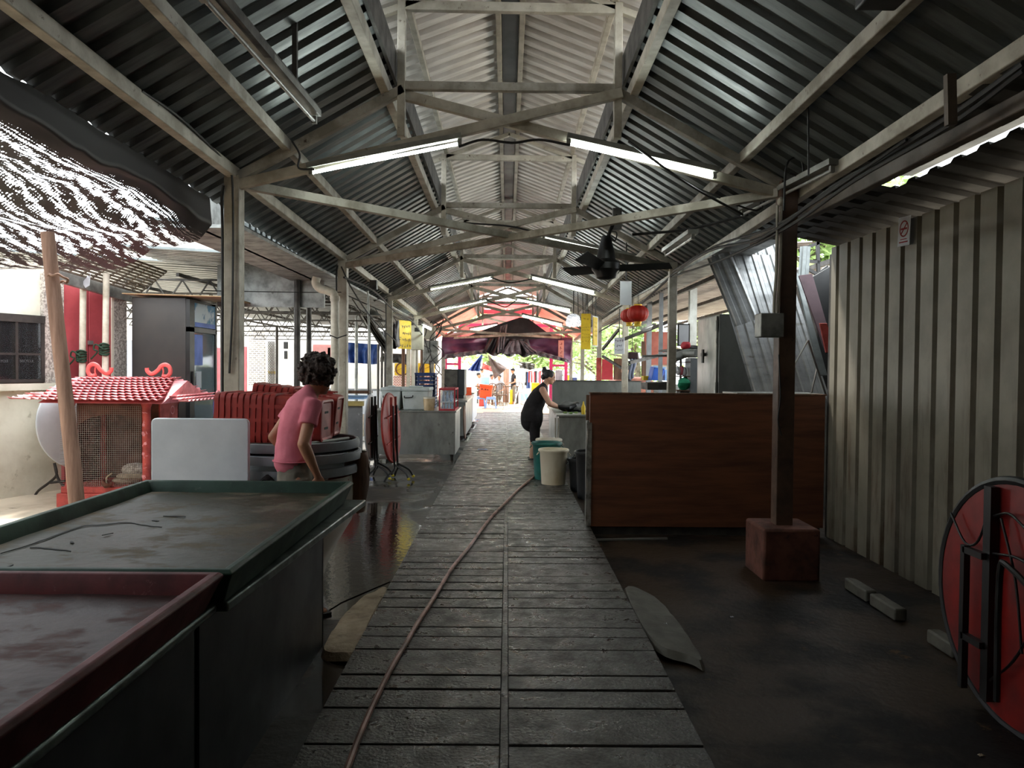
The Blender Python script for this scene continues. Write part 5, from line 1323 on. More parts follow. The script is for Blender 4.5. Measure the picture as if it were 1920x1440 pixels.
def crate(x0, x1, y0, y1, z0, z1, m, label):
    t = thing('crate', label, 'crate', ((x0+x1)/2, (y0+y1)/2, z0)); mb = MB()
    H = z1-z0
    for k in range(5):
        z = z0 + H*(k+.15)/5
        mb.bx(x0,x1,y0,y0+.01,z,z+H*.13).bx(x0,x1,y1-.01,y1,z,z+H*.13).bx(x0,x0+.01,y0,y1,z,z+H*.13).bx(x1-.01,x1,y0,y1,z,z+H*.13)
    mb.bx(x0,x1,y0,y1,z0,z0+.01)
    part(t, 'slats', mb, M[m]); c = MB()
    for x in (x0, x1-.03):
        for y in (y0, y1-.03): c.bx(x, x+.03, y, y+.03, z0, z1)
    part(t, 'corner_posts', c, M[m]); part(t, 'rim', MB().bx(x0-.005,x1+.005,y0-.006,y0+.012,z1-.03,z1).bx(x0-.005,x1+.005,y1-.012,y1+.006,z1-.03,z1).bx(x0-.006,x0+.012,y0,y1,z1-.03,z1).bx(x1-.012,x1+.006,y0,y1,z1-.03,z1), M[m])
    return t
M['navy'] = pm('navy_plastic', '2b3f6e', '20305a', 4, .5, 0, 0)
crate(-1.66, -1.30, 13.25, 13.65, .77, 1.05, 'navy', 'lower dark blue crate behind the ice boxes'); crate(-1.66, -1.30, 13.25, 13.65, 1.055, 1.40, 'navy', 'upper dark blue crate behind the ice boxes')
single('twig_wire', MB().tube(cr([(-1.2,13.5,.77),(-1.1,13.5,1.05),(-1.15,13.5,1.2),(-1.05,13.5,1.1),(-.95,13.45,.95)], 4), .012, 6), M['darksteel'], 'bent dark bar sticking up behind the red-framed case', 'bar')
single('round_board', MB().lathe([(.33,-.01),(.33,.01)], (-.84,14.6,.42), 32, Matrix.Rotation(R(88),4,'Y')), M['woodd'], 'brown round board on edge beyond the stainless counter', 'board')
# next counters down the left
t = thing('stall_counter', 'grey counter beyond the stainless one carrying a dark cabinet', 'counter', (-1.2, 17, ZF))
part(t, 'top', MB().bx(-1.7,-.86,15.9,19.0,.75,.79), M['steel']); part(t, 'body', MB().bx(-1.66,-.90,15.95,18.95,.02,.75), M['steel_dull'])
t = thing('metal_cabinet', 'dark grey metal cabinet standing on the far left counter', 'cabinet', (-1.2, 17.2, .79))
part(t, 'body', MB().bx(-1.44,-.98,16.9,17.8,.86,1.46), M['steel_dark'], bevel=.01); part(t, 'front', MB().bx(-1.44,-1.14,16.88,16.9,.87,1.45), M['darksteel']); part(t, 'foot', MB().bx(-1.42,-1.0,16.95,17.7,.79,.86), M['blackp'])
t = thing('stall_counter', 'pale striped counter at the far left of the aisle, red board on its end', 'counter', (-1.1, 21, ZF))
part(t, 'body', MB().bx(-1.5,-.92,19.6,22.5,.05,.80), M['white']); part(t, 'end_board', MB().bx(-1.3,-.95,19.56,19.6,.3,.98), M['orange'], 'orange-red board'); part(t, 'top', MB().bx(-1.55,-.88,19.6,22.5,.80,.83), M['steel'])
# counter behind the folded tables
t = thing('stall_counter', 'grey mud-splashed low counter with a yellow ledge left of the white folded table', 'counter', (-2.9, 11.6, ZF))
part(t, 'front_panel', MB().bx(-3.6,-2.22,11.3,11.33,.15,.90), pm('splashed_grey', '7c7c7c', '6a6a6a', 3, .5, .2, .1, 20, spots='c8c8c4', sscale=12)); part(t, 'ledge', MB().bx(-3.6,-2.2,11.24,11.34,.90,.97), M['dullyellow'], 'dull yellow ledge')
part(t, 'top', MB().bx(-3.6,-2.2,11.3,12.1,1.0,1.03), M['lblue']); part(t, 'leg', MB().bx(-3.5,-2.3,11.4,12.0,ZF,.15), M['beige'])
single('plank', MB().bx(-3.6,-2.1,11.2,11.5,1.09,1.13), M['woodd'], 'brown plank lying above the grey low counter', 'plank')
# flip-top tables with folded legs
def flip(label, c, r, nrm, m, mr, rim_r, red):
    t, q = disc_table('folding_table', label, c, r, nrm, m, mr, th=.03); c = Vector(c); n = Vector(nrm).normalized(); s = V(-n.y, n.x, 0).normalized()
    for k in (-1, 1):
        part(t, 'leg', MB().tube(cr([c + n*.05 + s*.10*k + V(0,0,.30), c + n*.06 + s*.10*k + V(0,0,-.30), c + n*.07 + s*.10*k + V(0,0,-.55), c + n*.02 + s*.22*k + V(0,0,-.62), c*1.0 + n*-.02 + s*.28*k + V(0,0,ZF+.02-c.z)], 4), .014, 8), M['black'])
        part(t, 'leg', MB().tube(cr([c + n*.07 + s*.08*k + V(0,0,-.50), c + n*.22 + s*.12*k + V(0,0,-.60), c + n*.28 + s*.14*k + V(0,0,ZF+.02-c.z)], 4), .014, 8), M['black'])
        part(t, 'foot_cap', MB().ell(c + n*.28 + s*.14*k + V(0,0,ZF+.02-c.z), (.022,.022,.02), 10), M['yellowcap'], 'yellow foot cap')
    fr = MB()
    for k in (-1, 1): fr.beam(c + n*.03 + s*.12*k + V(0,0,.42), c + n*.03 + s*.12*k + V(0,0,-.42), .03, .02)
    for z in (-.2, .15): fr.beam(c + n*.03 - s*.35 + V(0,0,z), c + n*.03 + s*.35 + V(0,0,z+.05), .02, .015)
    part(t, 'underframe', fr, M['black'] if not red else M['redpaint'])
flip('white round folding table on edge with black legs, left of the red one', (-1.87, 10.15, .67), .455, (1,0,.03), M['white'], None, 0, False)
flip('red round folding table on edge with black legs, before the stainless counter', (-1.58, 10.05, .67), .465, (.99,-.09,.08), M['redp'], M['redp'], 0, True)
# ================================================================ right of the aisle
def bucket(x, y, r0, r1, h, m, label, z=0, liner=None):
    t = thing('bin', label, 'bucket', (x, y, z))
    part(t, 'body', MB().lathe([(r0,0),(r1-.01,h-.05),(r1-.006,h-.045),(r1-.002,h-.02),(r1-.012,h-.02),(r1-.018,h-.06),(r0-.012,.012),(.001,.012)], (x,y,z), 36), m)
    part(t, 'rim', MB().lathe([(r1-.012,h-.035),(r1+.010,h-.03),(r1+.012,h-.012),(r1+.004,h),(r1-.010,h-.002),(r1-.014,h-.03)], (x,y,z), 36), m)
    for s in (-1, 1): part(t, 'handle', MB().tube(cr([(x+s*(r1+.005),y-.04,z+h-.05),(x+s*(r1+.03),y,z+h-.08),(x+s*(r1+.005),y+.04,z+h-.05)], 4), .006, 6), m)
    return t
bucket(.612, 9.55, .155, .190, .455, pm('stained_cream_plastic', 'd8cdb4', 'b7a37c', 2.2, .45, 0, .05, 20, (1,1,.6), lo=.5, hi=.72), 'large stained cream bin on the walkway edge, in front of the green one')
bucket(.545, 9.98, .165, .200, .50, M['teal'], 'dark green bin just behind the large cream bin', 0)
bucket(.60, 10.45, .15, .18, .50, M['offwhite'], 'pale bin farthest back, its rim just above the green one', 0)
bucket(1.02, 8.95, .15, .185, .58, M['blackp'], 'tall black bin tucked against the plywood counter end', ZF-.03)
bucket(.98, 9.5, .15, .185, .42, M['blackp'], 'lower black bin in the shade beside the cream bin', ZF-.03)
t = thing('work_counter', 'grey stainless work counter with a high backsplash where the person in black stands', 'counter', (1.7, 12.7, ZF))
part(t, 'body', MB().bx(.80, 2.55, 11.35, 14.0, .02, .76), M['steel'], bevel=.005)
part(t, 'top', MB().bx(.76, 2.6, 11.30, 14.05, .76, .79), M['steel'], bevel=.005)
part(t, 'backsplash', MB().bx(.86, 2.56, 14.05, 14.09, .76, 1.27), M['steel_dull'], 'smudged stainless backsplash')
part(t, 'top_edge', MB().bx(.84, 2.58, 14.03, 14.11, 1.26, 1.275), M['darksteel'])
part(t, 'right_screen', MB().bx(2.62, 3.4, 13.1, 13.14, .76, 1.235), M['steel_dull'])
part(t, 'leg', MB().bx(.85, .9, 11.4, 11.45, ZF-.03, .02), M['darksteel']); part(t, 'leg', MB().bx(.85, .9, 13.8, 13.85, ZF-.03, .02), M['darksteel'])
for x in (.745, .79): single('water_pipe', MB().tube([(x, 11.27, .2), (x, 11.27, .74)], .012, 8), M['conduit'], ['left', 'right'][x > .76] + ' of two upright pipes at the front corner of the work counter', 'pipe')
random.seed(9)
def bag(x, y, z, sx, sy, sz, m, label, name='plastic_bag', seed=0):
    mb = MB().ell((x, y, z+sz*.5), (sx, sy, sz*.5), 20)
    mb.v = [v + (v-V(x,y,z+sz*.5))*.5*noise.noise(v*11+V(seed,0,0)) for v in mb.v]
    return single(name, mb, m, label, 'bag')
bag(1.02, 12.15, .79, .20, .16, .16, M['blackp'], 'heap of black plastic bags by the hands of the person in black', seed=1)
bag(1.22, 12.0, .79, .14, .12, .09, M['blackp'], 'smaller black plastic bag at the right of the heap', seed=5)
b0 = None
t = thing('bottle', 'yellowish squeeze bottle at the right end of the work counter', 'bottle', (1.19, 11.45, .79))
part(t, 'body', MB().lathe([(.03,0),(.035,.10),(.014,.16),(.008,.20)], (1.19,11.45,.79), 14), M['yellow'])
for i, (x, y) in enumerate(((.92,11.6),(1.0,11.5),(1.09,11.62))):
    single('vegetable', MB().ell((x,y,.805), (.035,.02,.015), 10), M['leaf'], ['leftmost', 'middle', 'rightmost'][i] + ' green vegetable scrap along the front edge of the work counter', 'vegetable')

# standing figure behind the backsplash, towel, stall things
figure('person in black half hidden by a post behind the stainless backsplash', (2.48, 15.2, ZF), R(180), 'blackcloth', 'blackcloth', h=1.62)
t = thing('towel', 'pale blue-grey towel hanging from a dark hook behind the person in black', 'towel', at(1185,690,12.5))
q = [at(*p, 12.6) for p in ((1180,671),(1193,671),(1190,700),(1182,713),(1179,700))]
part(t, 'cloth', MB().sheet(lambda u, v: (q[0].x + (q[1].x-q[0].x)*u*(1-.25*v) + .015*math.sin(v*6), 12.6+.03*math.sin(u*14), q[0].z + (q[3].z-q[0].z)*v*(1-.25*abs(u-.4))), 16, 10, .006), pm('towel_cloth', 'a6afc4', '8b94aa', 5, .9, 0, .3, 20))
part(t, 'hook_cloth', MB().bx(q[0].x-.02, q[1].x+.03, 12.56, 12.66, q[0].z-.02, q[0].z+.10), M['maroon'], 'dark maroon cloth on top', bevel=.02)
part(t, 'hook', MB().tube([(q[0].x+.05,12.62,q[0].z+.08),(q[0].x+.05,12.62,q[0].z+1.1)], .006, 6), M['cable'])
def panel(name, quad, Y, th, m, label, cat, extra=None):
    qq = [at(a, b, Y) for a, b in quad]; return single(name, MB().prism(qq, (0, th, 0)), m, label, cat)
panel('red_cloth', [(1129,673),(1149,676),(1149,712),(1128,712)], 17.5, .02, M['crimson'], 'crimson cloth hanging between the right-hand posts', 'cloth')
panel('stall_wall', [(1208,622),(1268,622),(1268,684),(1208,684)], 15.5, .05, M['pinkwall'], 'salmon-coloured board wall at the back of the right stall', 'wall panel')
panel('stall_wall', [(1151,672),(1168,672),(1168,712),(1151,712)], 18.5, .05, M['woodd'], 'brown board wall by the crimson cloth', 'wall panel')
panel('stall_wall', [(1210,684),(1270,684),(1270,697),(1210,697)], 15.6, .05, M['offwhite'], 'grey-pink low band under the salmon wall', 'wall panel')
panel('stall_wall', [(1204,640),(1210,640),(1213,712),(1204,712)], 15.2, .1, M['woodd'], 'narrow brown upright at the left edge of the salmon wall', 'wall panel')
t = thing('picture', 'pale poster in a dark frame hanging right of the salmon wall', 'picture', at(1283,628,11))
a, c = at(1272,608,11), at(1292,648,11)
part(t, 'frame', MB().bx(a.x-.01, c.x+.01, 11.0, 11.03, c.z-.01, a.z+.01), M['black']); part(t, 'print', MB().bx(a.x+.01, c.x-.01, 10.99, 11.0, c.z+.01, a.z-.01), M['paper'])
a, c = at(1232,654,11), at(1310,660,10)
t = thing('shelf', 'dark shelf board on props behind the right post', 'shelf', ((a.x+c.x)/2, 10.6, a.z))
part(t, 'board', MB().bx(a.x, c.x+.1, 10.3, 10.9, a.z-.05, a.z-.02), M['darksteel']); part(t, 'board', MB().beam((a.x-.3,10.6,a.z-.12), (c.x,10.6,a.z-.10), .04, .03), M['steel_dull']); part(t, 'prop', MB().beam((c.x-.1,10.6,ZF-.03), (c.x-.1,10.6,a.z-.05), .03, .03), M['darksteel'])
bag(a.x+.42, 10.6, a.z-.02, .12, .1, .06, M['blackp'], 'flat black bag lying on the dark shelf', seed=3)
bag(c.x-.05, 10.5, a.z-.02, .07, .08, .12, M['crimson'], 'small dark red bag at the right end of the dark shelf', seed=4)
t = thing('duct', 'short grey duct arm reaching left from the steel cabinet', 'duct', at(1290,662,9.6)); part(t, 'arm', MB().tube(cr([at(1262,672,10), at(1285,663,10), at(1308,662,9.8)], 4), .06, 12), M['meterbox'])
t = thing('storage_box', 'bright blue plastic tub tilted on the right counter', 'box', at(1233,714,12.4))
q = [at(*p, 12.3) for p in ((1221,713),(1241,714),(1247,690),(1227,687))]
part(t, 'body', MB().prism(q, (0,.35,0)), M['blue'], bevel=.01); part(t, 'rim', MB().beam(q[3]+V(-.01,-.01,0), q[2]+V(.01,-.01,0), .03, .03), M['lblue'])
panel('white_tub', [(1247,714),(1258,714),(1258,693),(1247,693)], 12.4, .3, M['lblue'], 'pale tub beside the bright blue one', 'box')
panel('yellow_box', [(1207,713),(1219,713),(1219,705),(1207,705)], 12.6, .2, M['yellow'], 'low yellow box left of the bright blue tub', 'box')
panel('grey_basin', [(1214,731),(1256,731),(1256,716),(1214,718)], 10.6, .5, M['darksteel'], 'dark grey basin on the counter in front of the blue tub', 'basin')
t = thing('rack', 'small rack of mixed cloths beside the steel cabinet', 'rack', at(1283,700,9.9))
a, c = at(1271,678,10), at(1294,732,10)
for z in (a.z, (a.z+c.z)/2, c.z): part(t, 'shelf', MB().bx(a.x, c.x, 10, 10.3, z-.012, z), M['woodd'])
part(t, 'side', MB().bx(c.x, c.x+.1, 10, 10.3, .5, a.z+.05), M['greyp']); part(t, 'leg', MB().bx(a.x+.05, c.x, 10.05, 10.25, ZF-.03, c.z-.01), M['darksteel'])
zm = (a.z+c.z)/2
for i, (dx, m, l) in enumerate(((.03,'paper','white'),(.08,'pinkshirt','pink'),(.12,'paper','pale'))):
    bag(a.x+dx, 10.12, zm, .035, .06, .13, M[m], f'{l} folded cloth on the small rack, ' + ['left','middle','right'][i], name='folded_cloth', seed=i+6)
bag(a.x+.10, 10.05, c.z, .09, .08, .20, M['green'], 'green plastic bag slumped on the lower shelf of the rack', seed=12)
for px, Y, z1, w, l in ((1216,14.6,2.9,.09,'grey upright behind the salmon wall\'s left part'), (1297,12.5,2.95,.12,'pale upright at the right end of the salmon wall'), (1238,12.0,2.9,.06,'thin grey upright in front of the salmon wall')):
    b = at(px,700,Y); single('stall_post', MB().bx(b.x-w/2,b.x+w/2,Y-w/2,Y+w/2,ZF-.03,z1), M['steel'] if w > .1 else M['greyp'], l, 'post')
for a, b, Y, l in (((1130,655),(1160,618),15,'steep'), ((1160,640),(1262,600),13,'long'), ((1130,668),(1165,690),16,'low'), ((1262,660),(1180,680),12.5,'nearly level')):
    single('stall_brace', MB().beam(at(*a,Y), at(*b,Y-1), .04, .05), M['darksteel'], f'{l} dark slanting bar in the right-hand stalls', 'bar')
for i, x in enumerate((2.9, 3.9, 5.0)):
    single('stall_purlin', MB().beam((x, 8.2, 2.80+.02*i), (x, 23.5, 2.80+.02*i), .05, .06), M['darksteel'], 'dark purlin under the stall roof, ' + ['closest to the aisle', 'in the middle', 'farthest from the aisle'][i], 'roof beam')

# lanterns, notices, fan
def lantern_(c, r, label):
    t = thing('paper_lantern', label, 'lantern', c, 'red paper lanterns'); c = Vector(c)
    n = 96; prof = [(.35,.80),(.62,.70),(.86,.48),(.985,.18),(1,0),(.985,-.18),(.86,-.48),(.62,-.70),(.35,-.80)]
    vs = []; 
    for a, z in prof:
        for k in range(n):
            q = 2*PI*k/n; w = 1-.035*(.5+.5*math.cos(q*16)); vs.append(c + V(a*r*w*math.cos(q), a*r*w*math.sin(q), z*r*.93))
    part(t, 'globe', MB().add(vs, [(i*n+k,i*n+(k+1)%n,(i+1)*n+(k+1)%n,(i+1)*n+k) for i in range(8) for k in range(n)]), M['lantern'])
    part(t, 'cap', MB().lathe([(.36*r,.70*r),(.38*r,.76*r),(.36*r,.84*r),(.1*r,.86*r)], c, 24), M['gold']); part(t, 'cap', MB().lathe([(.30*r,-.95*r),(.36*r,-.78*r),(.36*r,-.72*r)], c, 24), M['gold'])
    part(t, 'tassel', MB().lathe([(.34*r,-1.15*r),(.30*r,-.92*r)], c, 16), M['yellow'], 'yellow fringe')
    part(t, 'cord', MB().cyl(c+V(0,0,.84*r), (c.x,c.y,2.86), .004, 6), M['cable'])
lantern_(at(1196,588,11.0), .163, 'nearer of the two red paper lanterns hanging at the right eave')
lantern_(at(1180,592,12.2), .150, 'farther red paper lantern, partly behind the nearer one')
bag(at(1208,610,12).x, 12.0, at(1208,622,12).z, .1, .08, .2, M['clear'], 'clear plastic bag hanging by the red lanterns', seed=15)
def hang(label, px0, py0, px1, py1, Y, m, ink, rows, dy=.0, cat='notice', cords=True, name='notice'):
    a, c = at(px0,py0,Y), at(px1,py1,Y+dy)
    t = signboard(label, (a.x,Y,0), (c.x,Y+dy,0), a.z, c.z, m, ink, rows, name, cat)
    if cords: part(t, 'cord', MB().cyl(((a.x+c.x)/2, Y+dy/2, a.z), ((a.x+c.x)/2, Y+dy/2, min(3.35, a.z+.5)), .008, 6), M['cable'])
    return t
random.seed(33)
M['ochre'] = pm('ochre_ink', 'a8841c', '94741a', 5, .6, 0, 0)
hang('long yellow notice with faint writing hanging left of the third right post', 1090, 588, 1107, 655, 14.0, M['yellow'], M['ochre'], [(.86,.10,2,.15,.85),(.62,.05,4,.1,.9),(.54,.05,4,.1,.9),(.42,.05,4,.1,.9),(.34,.05,4,.1,.9),(.22,.05,3,.1,.9)])
hang('yellow notice turned edgewise with a white border, right of the long yellow one', 1112, 592, 1121, 650, 13.2, M['paper'], M['ochre'], [], .25)
hang('yellow printed face of the edgewise notice', 1113, 594, 1120, 648, 13.17, M['yellow'], M['ochre'], [(.8,.06,3,.1,.9),(.65,.06,3,.1,.9),(.5,.06,3,.1,.9),(.35,.06,3,.1,.9)], .25, cords=False)
hang('plain white sheet hanging below the ceiling fan', 1163, 527, 1184, 572, 9.6, M['paper'], M['ink'], [])
hang('white printed notice clipped beside the third right post', 1152, 633, 1170, 664, 12.9, M['paper'], M['ink'], [(.82,.12,4,.05,.95),(.5,.25,3,.2,.8),(.25,.08,5,.1,.9)], -.15)
hang('narrow orange notice pinned on the purple tarpaulin', 1047, 638, 1057, 675, 24.0, M['orangesheet'], M['redink'], [(.8,.12,1,.1,.9),(.6,.12,1,.1,.9),(.4,.12,1,.1,.9),(.2,.12,1,.1,.9)], cat='notice')
t = thing('ceiling_fan', 'black ceiling fan hanging on a rod under the second roof brace', 'fan', at(1137,500,7.3))
c = at(1136,500,7.3); top = at(1157,402,7.6)
part(t, 'rod', MB().tube([c+V(0,0,.2), c+V(.03,.05,.32), top], [.02,.018,.02], 8), M['black'])
part(t, 'bracket', MB().bx(top.x-.045, top.x+.045, top.y-.03, top.y+.03, top.z-.16, top.z+.06), M['darksteel'])
part(t, 'canopy', MB().lathe([(.10,.04),(.085,.14),(.06,.24),(.045,.30)], c, 24), M['black'])
part(t, 'motor', MB().lathe([(.05,-.13),(.10,-.11),(.115,-.06),(.14,-.03),(.14,.03),(.10,.07),(.05,.09)], c, 28), M['black'])
for ang in (0, 120, 240):
    a = R(ang+2); d = V(math.cos(a), math.sin(a), 0); p = V(-math.sin(a), math.cos(a), 0)
    part(t, 'blade', MB().sheet(lambda u, v: c + d*(.13+.52*u) + p*((v-.5)*(.07+.06*u)) + V(0,0,(v-.5)*.075+.03*u-.01), 8, 3, .005), M['black'])
c2 = at(1159,398,7.5)
part(t, 'wire_coil', MB().tube(cr([c+V(.05,0,.35), c+V(.10,-.02,.33), c+V(.09,0,.26), c+V(.05,.01,.29)], 4), .008, 6), M['cable'])

# ================================================================ far end of the aisle
def cloth(name, quad, Y, m, label, amp=.06, fx=9, cat='tarpaulin', nu=40, nv=14, curve=None, dy=(0,0,0,0), grp=None):
    q = [at(a, b, Y+d) for (a, b), d in zip(quad, dy)]      # tl tr br bl
    def f(u, v):
        p = q[0].lerp(q[1], u).lerp(q[3].lerp(q[2], u), v)
        p = p + V(0, amp*math.sin(u*fx*2*PI+2*math.sin(v*3))*(.3+v) + amp*noise.noise(V(u*fx, v*4, Y)), amp*.6*v*noise.noise(V(u*fx*1.3, 1, Y)))
        if curve: p = p + curve(u, v)
        return p
    return single(name, MB().sheet(f, nu, nv, .012), m, label, cat, grp)
def sc_(u, v): return V(0, 0, v*(.33*math.sin(PI*u)**1 - 0))
cloth('tarpaulin', [(829,632),(1072,634),(1070,680),(828,671)], 24.15, M['purple'], 'wide purple tarpaulin hung across the far end of the aisle', .10, 5, curve=sc_, nu=70)
bt = thing('plastic_sheet', 'black plastic sheet draped over the middle of the purple tarpaulin', 'tarpaulin', at(950,650,23.9))
q = [at(*p, 23.95) for p in ((868,634),(935,608),(975,595),(990,597),(1038,632),(992,637),(988,662),(915,662),(915,634))]
mb = MB().prism(q, (0,.02,0)); part(bt, 'sheet', mb, M['blacktarp'])
qq = [at(*p, 23.85) for p in ((915,634),(990,636),(1000,668),(905,664))]
part(bt, 'lower_folds', MB().sheet(lambda u, v: (qq[0].lerp(qq[1],u)).lerp(qq[3].lerp(qq[2],u), v) + V(0,.07*math.sin(u*38+3*v)*(.4+v),.05*v*math.sin(u*21)), 60, 8, .01), M['blacktarp'])
for i, (a, b, c_, d_) in enumerate((((938,612),(951,608),(944,660),(932,662)), ((955,640),(972,638),(978,664),(940,664)), ((975,640),(982,640),(1012,664),(990,664)))):
    cloth('plastic_strip', [a, b, c_, d_], 23.7, M['greytarp'], ['long pale fold of plastic on the left', 'middle pale fold of plastic low down', 'right pale fold of plastic trailing off'][i] + ' of the black sheet', .05, 3, nu=14, nv=10, cat='plastic sheet')
cloth('plastic_edge', [(835,664),(912,655),(912,663),(832,673)], 23.95, M['greytarp'], 'pale plastic hem along the lower left of the purple tarpaulin', .06, 5, nu=40, nv=4, cat='plastic sheet')
cloth('plastic_edge', [(1000,655),(1066,674),(1066,680),(998,664)], 23.95, M['greytarp'], 'pale plastic hem along the lower right of the purple tarpaulin', .06, 5, nu=40, nv=4, cat='plastic sheet')
# red gate frame and gable
t = thing('gate_frame', 'pink-red painted steel gate frame beyond the tarpaulin', 'frame', (0, 25.6, ZF))
for px in (835, 861.5, 1033, 1061):
    b = at(px, 700, 25.6); part(t, 'upright', MB().bx(b.x-.055, b.x+.055, 25.55, 25.65, ZF, 3.0), M['magenta'])
for p0, p1, z in ((835,861.5,1.62),(1033,1061,1.60)):
    a, b = at(p0,700,25.6), at(p1,700,25.6); part(t, 'rail', MB().beam((a.x,25.6,z), (b.x,25.6,z), .06, .07), M['magenta'])
a, b = at(835,600,25.6), at(1061,600,25.6); part(t, 'lintel', MB().beam((a.x,25.6,2.98), (b.x,25.6,2.98), .08, .10), M['magenta'])
panel('gable_sheet', [(850,634),(870,612),(918,592),(905,583),(1005,583),(1000,596),(1052,628),(1062,634)], 25.9, .02, M['pinksheet'], 'pale pink translucent sheet filling the far gable', 'roof sheet')
panel('gable_board', [(905,580),(1003,580),(1005,588),(903,588)], 25.6, .03, M['crimson'], 'lower crimson board across the far gable', 'board')
panel('gable_board', [(915,564),(990,566),(992,572),(913,571)], 25.6, .03, M['crimson'], 'upper narrow crimson board across the far gable', 'board')
panel('gable_board', [(909,571),(996,571),(998,579),(907,579)], 25.75, .02, M['pinksheet'], 'pink strip between the two crimson boards', 'roof sheet')
for s, l in ((-1, 'left'), (1, 'right')):
    o = V(s*.9, 24.9, 3.75); struct('ceiling_beyond_'+l, MB().corr(o, (0, 4.5, 0), (s*2.2, 0, -1.0), (0,0,1), .19, .03), M['orangesheet'])
single('sign_strip', MB().prism([at(833,628,24.6), at(868,620,24.6), at(868,624,24.6), at(838,633,24.6)], (0,.03,0)), M['paper'], 'white and red printed strip at the upper left of the tarpaulin', 'sign')

# yard: walls, canopies, trees, people
struct('wall_yard_left', MB().bx(-5.5, -2.35, 31, 31.2, ZF, 5.0), M['whitewall'])
cloth('blue_canopy', [(903,665),(904.5,665),(899,697),(877,694)], 29.0, M['bluetarp'], 'blue tarpaulin hanging in a point left of the far yard', .08, 3)
cloth('canopy', [(915,662),(962,680),(960,692),(944,690)], 28.6, M['whitetarp'], 'white canvas canopy sagging over the far yard', .06, 3, dy=(0,2,0,0))
cloth('canopy', [(914,663),(921,672),(950,690),(927,712)], 28.4, M['greycanvas'], 'dark grey pointed flap below the white canopy', .05, 2)
cloth('canopy', [(905,680),(925,690),(925,697),(903,692)], 33.0, M['redpaint'], 'dull red canopy edge behind the dark grey flap', .05, 2)
cloth('canopy', [(972,678),(1003,682),(1002,694),(975,690)], 34.0, M['darksteel'], 'dark netting canopy on the right of the yard', .08, 3)
b = at(949,700,33.0); single('canopy_post', MB().bx(b.x-.13,b.x+.13,32.9,33.1,ZF,1.9), M['wood'], 'broad pale wooden post in the middle of the far yard', 'post')
single('canopy_pole', MB().beam(at(928,662,28.8), at(978,684,30), .05, .05), M['white'], 'white slanting pole above the white canopy', 'pole')
t = thing('stand', 'thin white tripod stand on the bright ground', 'stand', at(975,768,27.5)); b = at(974.5,760,27.3); b.z = ZF
part(t, 'pole', MB().beam(b, b+V(0,0,1.25), .045, .045), M['white'])
for d in ((-.25,.4),(.35,.3)): part(t, 'leg', MB().beam(b+V(0,0,.95), b+V(d[0],d[1],.02), .03, .03), M['white'])
def pstool(px, Y, s, m, label):
    b = at(px, 750, Y); x = b.x; t = thing('plastic_stool', label, 'stool', (x, Y, ZF)); w = .17*s; H = .45*s
    part(t, 'seat', MB().bx(x-w, x+w, Y-w, Y+w, ZF+H-.03, ZF+H), m, bevel=.01)
    for a in (-1, 1):
        for c in (-1, 1): part(t, 'leg', MB().beam((x+a*(w+.03),Y+c*(w+.03),ZF), (x+a*(w-.02),Y+c*(w-.02),ZF+H-.02), .045, .045), m)
    part(t, 'apron', MB().bx(x-w,x+w,Y-w,Y-w+.015,ZF+H-.10,ZF+H-.02), m)
pstool(900, 28.2, 1.0, M['lblue'], 'left of two light blue stools under the orange ice box'); pstool(920.5, 28.0, 1.0, M['lblue'], 'right of two light blue stools under the orange ice box')
t = thing('ice_box', 'orange ice box tilted on top of two light blue stools', 'box', at(911,748,28.1)); q = [at(*p, 27.95) for p in ((899,745.5),(921,748),(923.5,725),(900,722.5))]
part(t, 'body', MB().prism(q, (0,.4,0)), M['orange'], bevel=.03); lidl = part(t, 'lid', MB().prism([q[3]+V(-.02,-.02,-.04), q[2]+V(.02,-.02,-.04), q[2]+V(.02,-.02,.05), q[3]+V(-.02,-.02,.05)], (0,.44,0)), M['orange'], bevel=.015)
F = frame3((q[3]+q[2])/2 + V(-.05,-.03,-.13), (1,0,-.1), (.1,0,1)); part(t, 'marking', MB().bx(-.13,-.09,-.03,.03,0,.004).bx(-.06,-.02,-.03,-.01,0,.004).bx(.0,.04,-.03,.03,0,.004).bx(.06,.14,-.02,.01,0,.004).xf(F), M['blackink'], 'black marker writing')
figure('person in a black shirt and cap standing in the far yard', (at(963,700,31.5).x, 31.5, ZF), R(200), 'blackcloth', 'trouser', h=1.50, cap='blackcloth')
figure('person in white seated at the left of the far yard', (at(896,700,32).x, 32.0, ZF), R(0), 'paper', 'redpaint', sit=True, h=1.7)
figure('person in an orange top standing behind the seated one in white', (at(902.5,700,33.5).x, 33.5, ZF), R(30), 'orangesheet', 'trouser', h=1.5)
figure('person in white leaning at the table, centre left of the yard', (at(921,700,33).x, 33.0, ZF), R(-30), 'paper', 'trouser', sit=True, h=1.6)
figure('person with grey hair seated near the wooden post', (at(931,700,32).x, 32.0, ZF), R(-150), 'paper', 'trouser', sit=True, h=1.75)
figure('person seated closest to the wooden post, seen from behind', (at(937,700,31).x, 31.0, ZF), R(-120), 'greyp', 'trouser', sit=True, h=1.6)
